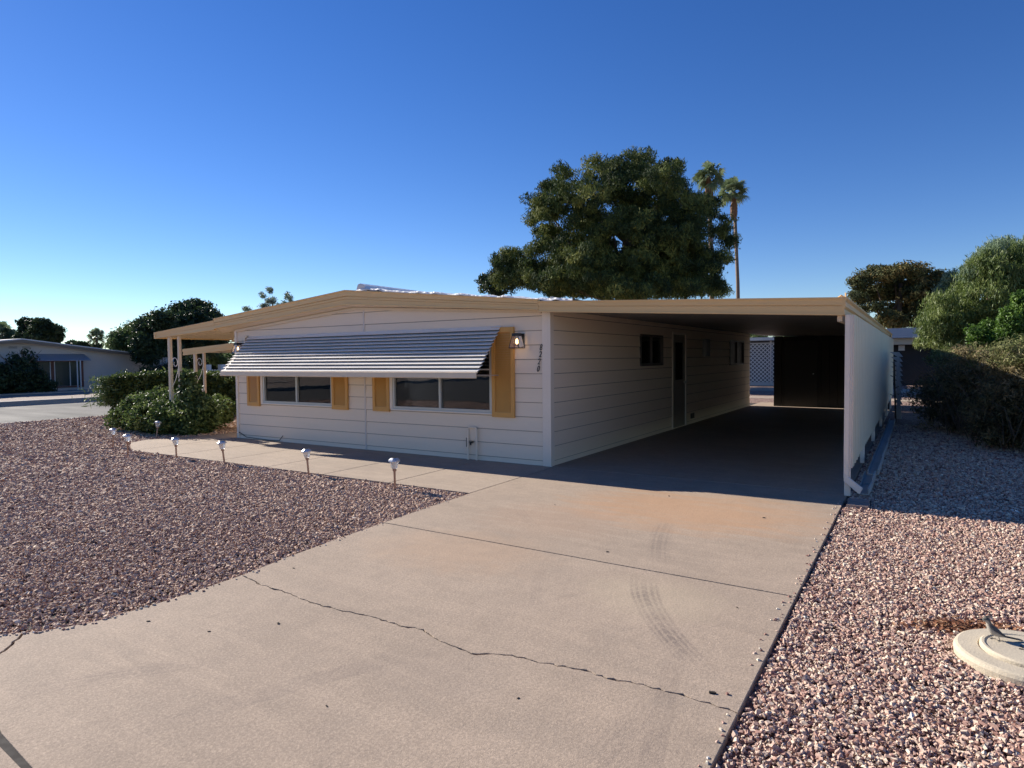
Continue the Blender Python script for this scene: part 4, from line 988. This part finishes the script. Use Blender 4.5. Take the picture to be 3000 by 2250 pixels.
# pale drooping trees at the right
D2=21; k2=D2/1885
wl=[(2930,740,30,40),(2890,770,40,40),(2860,800,36,40),(2930,800,50,50),(2980,760,40,50),(2990,830,60,70),(2900,860,60,60),(2840,850,40,50),(2800,880,40,40),(2760,900,46,40),(2740,950,46,46),(2720,990,30,30),(2790,950,60,50),(2850,930,60,60),(2780,1000,46,40),(2840,1000,50,40),(2920,930,70,60),(3040,900,90,90),(3120,860,90,110),(3060,780,70,70),(3160,980,90,80),(2960,980,70,50)]
def mk(lst,D,k,j,s=.85,n=2):
    o=[]
    for x,y,a,c in lst:
        for _ in range(n): o.append((*px(x,y,D+rr.uniform(-j,j)),a*k*s,a*k*s,c*k*s))
    return o
b0=px(2905,1060,D2)
tree('leafy_tree','large light green drooping tree at the right edge with a feathery top','tree',(b0[0],b0[1],0),.22,px(2900,850,D2),
   [('crown',dict(blobs=mk(wl,D2,k2,1.3),n=80000,clumps=1500,cr=.16,L=.17,W=.034,m=M['willow'],fill=.35,flat=.3,dirv=np.array([0,0,-1.]))),
    ('feathery_top',dict(blobs=mk([(2915,725,22,26),(2950,720,20,26),(2900,745,30,26),(2860,770,26,26),(2840,800,22,24),(2985,735,20,26),(3040,715,50,40)],D2,k2,1.),n=11000,clumps=320,cr=.13,L=.16,W=.026,m=M['willowl'],fill=.3,flat=.3,dirv=np.array([0,0,-1.])))],
   [px(x,y,D2) for x,y in ((2850,800),(2950,760),(2990,850),(2800,900),(2860,930))])
b0=px(2790,1060,26)
tree('leafy_tree','pale feathery tree top showing between the golden pine and the large light green tree','tree',(b0[0],b0[1],0),.12,px(2790,880,26),
   [('crown',dict(blobs=mk([(2790,815,24,24),(2770,850,26,30),(2810,850,26,30),(2780,890,36,40),(2830,830,20,24)],26,26/1885,.8),n=9000,clumps=260,cr=.14,L=.14,W=.034,m=M['willowl'],fill=.3,flat=.3))],[px(2790,830,26),px(2770,860,26)])
b0=px(2960,1060,17)
tree('vine_thicket','bright green vine like thicket under the large tree at the right edge','shrub',(b0[0],b0[1],0),.08,px(2960,960,17),
   [('leaves',dict(blobs=mk([(2960,930,26,50),(3010,940,40,60),(2900,970,34,34),(2860,980,24,24),(2990,880,20,26),(3060,960,50,60),(2930,990,40,20)],17,17/1885,.7),n=26000,clumps=700,cr=.09,L=.085,W=.045,m=M['bright'],fill=.35,flat=.3))],None)
# big brush by the carport
bs=empty('brush_shrub',(6.3,7.4,0),'big tangled brush beside the carport, dry and shaded below with a sunlit green top','shrub')
front=[(4.45,8.8),(4.7,7.5),(4.95,6.2),(5.25,5.2),(5.55,4.4),(5.95,3.85),(6.6,3.4),(7.4,3.1)]
def along(f):
    f=f*(len(front)-1.001); i=int(f); f-=i
    return front[i][0]+(front[i+1][0]-front[i][0])*f, front[i][1]+(front[i+1][1]-front[i][1])*f
bb=[]
for k_ in range(90):
    x,y=along(rr.random()); d_=rr.uniform(.25,2.4); x+=.55*d_; y+=.85*d_
    bb.append((x+rr.uniform(-.15,.15),y,rr.uniform(.3,1.32),.5,.5,.40))
foliage('dry_foliage',bb,120000,3000,.10,.10,.022,M['brush'],bs,zmin=.03,flat=.2,fill=.5)
bt=[]
for k_ in range(44):
    x,y=along(k_/44); d_=rr.uniform(.5,2.3); bt.append((x+.55*d_,y+.85*d_,1.50+rr.uniform(-.12,.12),.5,.5,.20))
foliage('green_top',bt,34000,1100,.09,.10,.022,M['brushg'],bs,flat=.2,fill=.6)
b=MB()
for k_ in range(620):
    x,y=along(rr.random()); d_=rr.uniform(.05,1.6); x+=.55*d_; y+=.85*d_; a=rr.uniform(0,6.28); L_=rr.uniform(.5,1.5); sp=rr.uniform(.2,.7)
    z0_=rr.uniform(0,.3)
    b.tube([(x,y,z0_),(x+math.cos(a)*sp*.4*L_,y+math.sin(a)*sp*.4*L_,z0_+L_*.55),(x+math.cos(a)*sp*L_,y+math.sin(a)*sp*L_,min(1.75,z0_+L_*rr.uniform(.6,1)))],[.009,.006,.002],4,cap=False)
b.build('branches',M['twig'],bs,recalc=False)

# hedge, front shrub, stemmed shrub, vine behind / beside the porch
hd=empty('hedge',(-13.8,3.2,0),'clipped green hedge running behind the porch posts toward the street','hedge')
P=[]; n=26000
u=rng.random(n); v=rng.random(n); wq=rng.random(n)
ax=np.array([-15.6,1.9]); bx_=np.array([-11.4,4.6]); dv=(bx_-ax)/np.linalg.norm(bx_-ax); nv=np.array([-dv[1],dv[0]])
face=rng.random(n)
side=np.where(face<.45,-1.,np.where(face<.6,1.,rng.uniform(-1,1,n)))
zz=np.where(face<.6,rng.uniform(0.05,1.14,n),rng.normal(1.14,.035,n))
lenx=np.linalg.norm(bx_-ax)
P=np.stack([ax[0]+dv[0]*u*lenx+nv[0]*side*.42,ax[1]+dv[1]*u*lenx+nv[1]*side*.42,zz],1)+rng.normal(size=(n,3))*.045
P[:,2]+=.04*np.sin(P[:,0]*3)
V,F,r=leafset(P,norm(rng.normal(size=(n,3))+np.array([0,0,.5])),.11,.055,np.clip(rng.random(n)*.8+.1,0,1)); np_mesh('leaves',V,4,F,r,M['hedge'],hd)
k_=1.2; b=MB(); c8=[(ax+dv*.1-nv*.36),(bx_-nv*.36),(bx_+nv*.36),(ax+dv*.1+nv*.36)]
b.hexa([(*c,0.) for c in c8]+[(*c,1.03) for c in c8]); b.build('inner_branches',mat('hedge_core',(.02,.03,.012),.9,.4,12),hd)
n=2500; P=np.stack([rng.normal(-15.6,.18,n),rng.normal(1.75,.25,n),rng.uniform(.3,1.12,n)],1)
V,F,r=leafset(P,norm(rng.normal(size=(n,3))),.22,.03,rng.random(n)); np_mesh('spiky_end_leaves',V,4,F,r,M['mid'],hd)
fs=empty('front_shrub',(-9.7,.15,0),'rounded glossy leaved shrub at the porch corner, its left side in the sun','shrub')
foliage('leaves',[(-10.4,.05,.40,.75,.7,.42),(-9.7,-.1,.33,.8,.7,.36),(-9.0,-.05,.30,.65,.65,.36),(-10.3,.45,.58,.7,.6,.34),(-9.3,.6,.42,.7,.6,.36),(-10.9,-.15,.25,.45,.5,.3),(-8.75,.0,.26,.4,.5,.32)],30000,1100,.085,.085,.048,M['shrub'],fs,zmin=-.02,fill=.4,flat=.55)
b=MB()
for k_ in range(30):
    a=rr.uniform(0,6.28); b.tube([(-9.7+rr.uniform(-.3,.3),.15+rr.uniform(-.2,.2),-.03),(-9.7+math.cos(a)*.6,.15+math.sin(a)*.4,.35),(-9.7+math.cos(a)*1.0,.15+math.sin(a)*.6,.6)],[.014,.01,.004],5)
b.build('stems',M['twig'],fs)
vn=empty('climbing_vine',(-8.95,.0,0),'leafy vine climbing the front porch post above the shrub','vine')
foliage('leaves',[(-8.80,-.05,1.10,.28,.2,.22),(-8.78,-.08,.90,.34,.22,.25),(-8.6,.0,.72,.42,.3,.2),(-8.35,.05,.55,.30,.3,.2),(-8.9,-.1,.6,.3,.2,.3)],4200,160,.06,.085,.05,M['mid'],vn,fill=.5)
b=MB(); b.tube([(-8.9,-.15,-.03),(-8.84,-.1,.5),(-8.82,-.08,1.1)],[.015,.012,.006],6); b.build('stem',M['twig'],vn)
ls=empty('stemmed_shrub',(-12.45,3.7,0),'leafy shrub on bare fanning stems, seen between the porch post and the house corner','shrub')
foliage('leaves',[(-12.6,3.6,.85,.75,.5,.35),(-12.0,3.9,.75,.8,.5,.4),(-11.6,4.2,.62,.7,.5,.4),(-12.2,3.7,.55,.6,.4,.25)],13000,420,.09,.10,.055,M['shrub'],ls,zmin=.28,fill=.5)
b=MB()
for k_ in range(14):
    a=rr.uniform(-1.2,1.2); b.tube([(-12.4+rr.uniform(-.06,.06),3.65,-.03),(-12.4+math.sin(a)*.35,3.65+rr.uniform(-.1,.1),.3),(-12.4+math.sin(a)*.8,3.75,.75)],[.018,.013,.006],5)
b.build('stems',M['twig'],ls)

# ------------------------------------------------------------------ house across the street
nh=empty('neighbour_house',(-37,8,.11),'pale house across the street with a low gable roof and a wide shaded window','house')
XN=-33.
def zn(y): return 2.66-(abs(y-5.85))*(.127 if y>5.85 else .12)
b=MB(); YA,YB=-1.5,12.6
b.add([(XN,YA,.1),(XN,YB,.1),(XN,YB,zn(YB)),(XN,5.85,zn(5.85)),(XN,YA,zn(YA))],[(0,1,2,3,4)])
b.add([(XN,YB,.1),(-47,YB,.1),(-47,YB,zn(YB)),(XN,YB,zn(YB))],[(0,1,2,3)]); b.add([(XN,YA,.1),(-47,YA,.1),(-47,YA,zn(YA)),(XN,YA,zn(YA))],[(0,1,2,3)])
b.build('wall',M['nwall'],nh)
b=MB()
for ya,yb in ((YA-.4,5.85),(5.85,YB+.5)):
    za,zb=zn(ya),zn(yb)
    b.hexa([(-48,ya,za-.0),(XN+.5,ya,za-.0),(XN+.5,yb,zb),(-48,yb,zb),(-48,ya,za+.10),(XN+.5,ya,za+.10),(XN+.5,yb,zb+.10),(-48,yb,zb+.10)])
rf2=b.build('roof',M['nroof'],nh)
b=MB()
for ya,yb in ((YA-.4,5.85),(5.85,YB+.5)):
    za,zb=zn(ya),zn(yb); b.hexa([(XN+.5,ya,za-.09),(XN+.53,ya,za-.09),(XN+.53,yb,zb-.09),(XN+.5,yb,zb-.09),(XN+.5,ya,za+.045),(XN+.53,ya,za+.045),(XN+.53,yb,zb+.045),(XN+.5,yb,zb+.045)])
b.build('fascia',mat('neighbour_fascia',(.20,.16,.12),.6,.1,4),rf2)
b=MB(); b.box(XN+.002,XN+.05,6.35,8.72,.27,.34); b.box(XN+.002,XN+.05,6.35,8.72,1.62,1.69); b.box(XN+.002,XN+.05,8.60,8.72,.34,1.62); b.box(XN+.002,XN+.05,7.22,7.36,.34,1.62); b.box(XN+.002,XN+.05,6.35,6.45,.34,1.62)
wn=b.build('window',M['redbrown'],nh)
for y in (7.18,7.375,8.08,8.585): b=MB(); b.box(XN+.03,XN+.055,y-.02,y+.02,.35,1.61); b.build('mullion',M['white'],wn)
b=MB(); b.box(XN+.004,XN+.01,6.46,7.2,.35,1.61); b.box(XN+.004,XN+.01,7.38,8.58,.35,1.61)
t_=NT('dark_reflective_pane'); setp(t_.b,'Base Color',(.035,.055,.055,1)); setp(t_.b,'Roughness',.2); setp(t_.b,'Specular IOR Level',.25); b.build('pane',t_.m,wn)
b=MB()
for i in range(26):
    ya=6.2+i*.1; b.hexa([(XN+.02,ya,2.0),(XN+.75,ya,1.67),(XN+.75,ya+.06,1.67),(XN+.02,ya+.06,2.0),(XN+.02,ya,2.02),(XN+.75,ya,1.69),(XN+.75,ya+.06,1.69),(XN+.02,ya+.06,2.02)])
b.hexa([(XN+.02,6.2,1.985),(XN+.75,6.2,1.655),(XN+.75,8.8,1.655),(XN+.02,8.8,1.985),(XN+.02,6.2,1.998),(XN+.75,6.2,1.668),(XN+.75,8.8,1.668),(XN+.02,8.8,1.998)])
b.build('window_awning',M['bluemetal'],nh)
for ya,yb in ((5.45,5.80),(6.02,6.34)):
    b=MB(); 
    for i in range(5): b.box(XN+.002,XN+.03,ya,yb,2.27+i*.024,2.285+i*.024)
    b.build('gable_vent',mat('vent_grey',(.33,.32,.32),.7,.05,6),nh)
for y in (8.12,8.27):
    b=MB(); b.box(XN+.7,XN+.76,y-.02,y+.02,.11,1.66); b.build('post',M['white'],nh)
b=MB(); b.box(XN+.1,XN+1.1,7.9,8.5,.11,.14); b.build('step',M['kerb'],nh)
ns=empty('dark_shrub',(-31,5.0,.1),'tall dark shrub hiding the left part of the window across the street','shrub')
foliage('leaves',[(-31.2,4.6,.75,1.2,1.1,.75),(-31.4,5.3,.95,1.0,.8,.8),(-31.3,3.6,.8,1.2,1.2,.8),(-31.6,5.5,1.55,.5,.45,.55),(-31.2,6.0,.45,.6,.6,.5)],14000,420,.16,.18,.08,M['dark'],ns,zmin=.1)
foliage('reddish_leaves',[(-31.0,3.6,1.5,.6,.6,.35),(-30.6,3.2,1.2,.5,.5,.4)],2500,80,.14,.16,.08,M['redleaf'],ns)
b=MB()
for k_ in range(12): b.tube([(-31.2,4.8,.1),(-31.2+rr.uniform(-.4,.4),4.8+rr.uniform(-.8,.9),1.0),(-31.3+rr.uniform(-.5,.5),5.0+rr.uniform(-1,1.1),rr.uniform(1.5,2.3))],[.04,.025,.008],5)
b.build('branches',M['twig'],ns)
n2=empty('dark_shrub',(-29.5,10.8,.1),'loose dusky shrub before the right end of the house across the street','shrub')
foliage('leaves',[(-29.6,10.6,.8,.9,.8,.55),(-29.4,11.6,.9,.9,.8,.6),(-29.8,9.9,.45,.8,.6,.4)],7000,240,.15,.16,.06,M['dark'],n2,zmin=.1)
foliage('reddish_leaves',[(-29.2,11.4,1.1,.7,.6,.25)],900,40,.1,.12,.06,M['redleaf'],n2)
b=MB()
for k_ in range(14): b.tube([(-29.5,10.8,.1),(-29.5+rr.uniform(-.5,.5),10.8+rr.uniform(-.8,.8),.8),(-29.5+rr.uniform(-.7,.7),10.8+rr.uniform(-1.4,1.3),rr.uniform(1.1,1.9))],[.03,.02,.006],5)
b.build('branches',M['twig'],n2)
# plank fence section and white fence behind the patio
pf=empty('plank_fence',(-31.5,15,.1),'short pale plank fence between the far house and the porch posts','fence')
b=MB(); a0=px(452,1050,35); a1=px(505,1050,35)
for k_ in range(7):
    f=k_/6; x=a0[0]+(a1[0]-a0[0])*f; y=a0[1]+(a1[1]-a0[1])*f; b.box(x-.05,x+.05,y-.05,y+.05,.1,1.75+.05*rr.random())
b.build('planks',mat('pale_plank',(.45,.44,.44),.8,.12,6),pf)
wf=empty('white_fence',(-30.7,14.8,.1),'white post and lattice fence seen behind the patio posts','fence')
b=MB(); q0=px(560,1080,38); q1=px(680,1080,38)
for xx in (608,650): q=px(xx,1080,38); b.box(q[0]-.15,q[0]+.15,q[1]-.15,q[1]+.15,-.03,1.36)
b.build('posts',M['white'],wf)
b=MB()
qa=Vector(px(596,1090,38.2)); qb=Vector(px(690,1090,38.2)); 
for k_ in range(26):
    p=qa.lerp(qb,k_/25); b.tube([(p.x,p.y,.0),(p.x,p.y,1.02+.05*(k_%2))],.045,4)
for z in (.3,.98): b.tube([(qa.x,qa.y,z),(qb.x,qb.y,z)],.05,4)
b.build('lattice_panel',M['white'],wf)
# trees on the left
def simple(name,label,lst,D,n,clumps,cr,L,W,m,group=None,j=1.5,tr=.2,fill=.35,tb=None):
    cx=sum(a[0] for a in lst)/len(lst); cy=min(a[1] for a in lst)
    tb=tb or px(cx,1080,D)
    return tree(name,label,'tree',(tb[0],tb[1],0),tr,px(cx,cy+15,D),[('crown',dict(blobs=mk(lst,D,D/1885,j),n=n,clumps=clumps,cr=cr,L=L,W=W,m=m,fill=fill))],[px(a[0],a[1],D) for a in lst[:7]],group=group)
simple('dark_tree','dark round crowned tree behind the porch roof, the taller of the left pair',[(575,905,46,24),(540,915,34,26),(610,925,34,16),(560,945,60,30),(520,940,30,30),(590,960,60,26),(550,990,60,36),(600,1010,60,30),(640,945,20,12)],40,30000,700,.26,.26,.12,M['dark'])
simple('dark_tree','dark dense tree left of the porch roof reaching down to the far house',[(470,940,34,26),(440,960,34,28),(490,965,40,30),(450,1000,44,34),(480,1020,48,34),(440,1040,36,26),(420,1010,26,30),(500,1050,30,24)],36,26000,620,.24,.24,.11,M['dark'])
simple('light_tree','loose light green tree right of the far house roof end',[(385,975,34,24),(350,990,28,22),(330,1010,20,14),(400,960,26,18),(410,1000,26,22),(370,1010,36,18)],37,11000,320,.2,.2,.07,M['mid'],tr=.12)
simple('distant_tree','spreading dark tree above the far house roof at the left',[(70,945,14,14),(75,970,22,16),(105,950,20,16),(130,945,16,12),(120,970,30,14),(150,965,20,16),(165,985,16,14),(100,990,50,12),(50,990,26,10),(30,995,20,8),(150,1000,20,8),(170,965,10,10)],60,22000,380,.22,.32,.14,M['dark'],j=1.5,fill=.3)
simple('distant_tree','low dark tree clump beside the tiny palm on the skyline',[(215,1008,14,6),(235,1010,16,6),(255,1014,10,5),(285,1013,10,5)],90,2500,60,.3,.4,.2,M['dark'],tr=.15)
simple('grey_green_tree','slim grey green tree top with drooping branches above the left roof slope',[(770,868,7,12),(790,856,9,14),(797,882,14,9),(842,864,8,11),(852,880,8,8),(775,898,18,8),(832,893,20,8),(728,903,14,5)],60,3600,90,.17,.24,.06,M['euc'],tr=.14,fill=.4)
bkd=simple('dark_tree','dark tree mass under the patio roof behind the white fence',[(600,1040,40,20),(570,1060,40,24),(640,1070,30,14),(680,1035,30,20),(700,1060,40,30)],46,16000,400,.28,.26,.14,M['dark'],tr=.15)
simple('light_tree','light green bush top lit beyond the white fence under the patio roof',[(630,1050,16,10),(650,1058,16,10),(672,1050,10,12)],43,4000,110,.2,.2,.08,M['mid'],tr=.08)

# ------------------------------------------------------------------ things seen through and beyond the carport
rh=empty('rear_house',(-5,31,0),'low building with white lattice seen through the gap at the back of the carport','house')
b=MB(); b.box(-14,-1.3,29.6,36,-.03,2.35); b.build('wall',mat('rear_wall_paint',(.14,.13,.14),.8,.05,3),rh)
b=MB(); b.box(-14.3,-1.1,27.6,36.3,2.36,2.52); b.build('roof',M['nroof'],rh)
b=MB(); L0,L1,Z0,Z1=-4.6,-1.5,.16,2.18; n=26
import itertools
for k_ in range(-22,34):
    for sg in (1,-1):
        x0=L0+k_*.21; pts=[]
        # clip diagonal strip to the panel
        za,zb=Z0,Z1; xa=x0; xb=x0+sg*(Z1-Z0)
        def clipx(xa,za,xb,zb):
            if sg>0:
                if xa<L0: za+=(L0-xa); xa=L0
                if xb>L1: zb-=(xb-L1); xb=L1
            else:
                if xa>L1: za+=(xa-L1); xa=L1
                if xb<L0: zb-=(L0-xb); xb=L0
            return xa,za,xb,zb
        xa,za,xb,zb=clipx(xa,za,xb,zb)
        if zb-za>.05: 
            y=27.98 if sg>0 else 28.012; w_=.030
            b.hexa([(xa-w_,y,za),(xa+w_,y,za),(xa+w_,y+.012,za),(xa-w_,y+.012,za),(xb-w_,y,zb),(xb+w_,y,zb),(xb+w_,y+.012,zb),(xb-w_,y+.012,zb)])
b.build('lattice_screen',M['white'],rh)
b=MB(); b.box(L0,L1,27.97,28.04,2.185,2.25); b.box(L0,L1,27.96,28.04,-.03,.155); b.box(-2.15,-2.07,27.9,27.96,-.03,2.35); b.build('frame',M['nwall'],rh)
rb=empty('rear_building',(6,31,0),'flat roofed building with a pale fascia beyond the far end of the side screen','house')
b=MB(); b.box(2.9,11,30.6,37,-.03,2.3); b.build('wall',mat('dark_rear_wall',(.03,.027,.026),.8,.1,3),rb)
b=MB(); b.box(2.6,11.4,29.4,37.4,2.38,2.86); b.build('fascia',mat('grey_fascia',(.52,.50,.52),.6,.04,3),rb)
b=MB(); b.box(2.8,11.2,29.8,30.59,2.05,2.37); b.build('wall_band',M['tan2'],rb)
b=MB(); q=px(2640,1012,32); b.box(q[0]-.14,q[0]+.14,30.52,30.59,1.75,2.02); b.box(q[0]-.06,q[0]-.03,30.50,30.518,1.75,2.02); b.build('window',M['white'],rb)
simple('light_tree','green tree top above the rear lattice at the back of the carport',[(2210,975,20,14),(2240,968,20,16),(2265,975,14,12),(2225,990,20,10)],48,5000,150,.2,.22,.07,M['mid'],tr=.1)
simple('light_tree','small green tree top peeking over the storage shed',[(2290,985,14,8),(2310,988,14,6),(2330,990,12,4)],52,2500,70,.2,.22,.08,M['mid'],tr=.1)
b=MB(); q=px(2405,970,40); b.tube([(q[0],q[1],0),(q[0],q[1],4.2)],.06,8); b.tube([(q[0]-.5,q[1],4.0),(q[0]+.5,q[1],4.0)],.03,6)
tag(b.build('utility_pole',M['black']),'thin dark pole showing in the sky gap above the storage shed','pole')
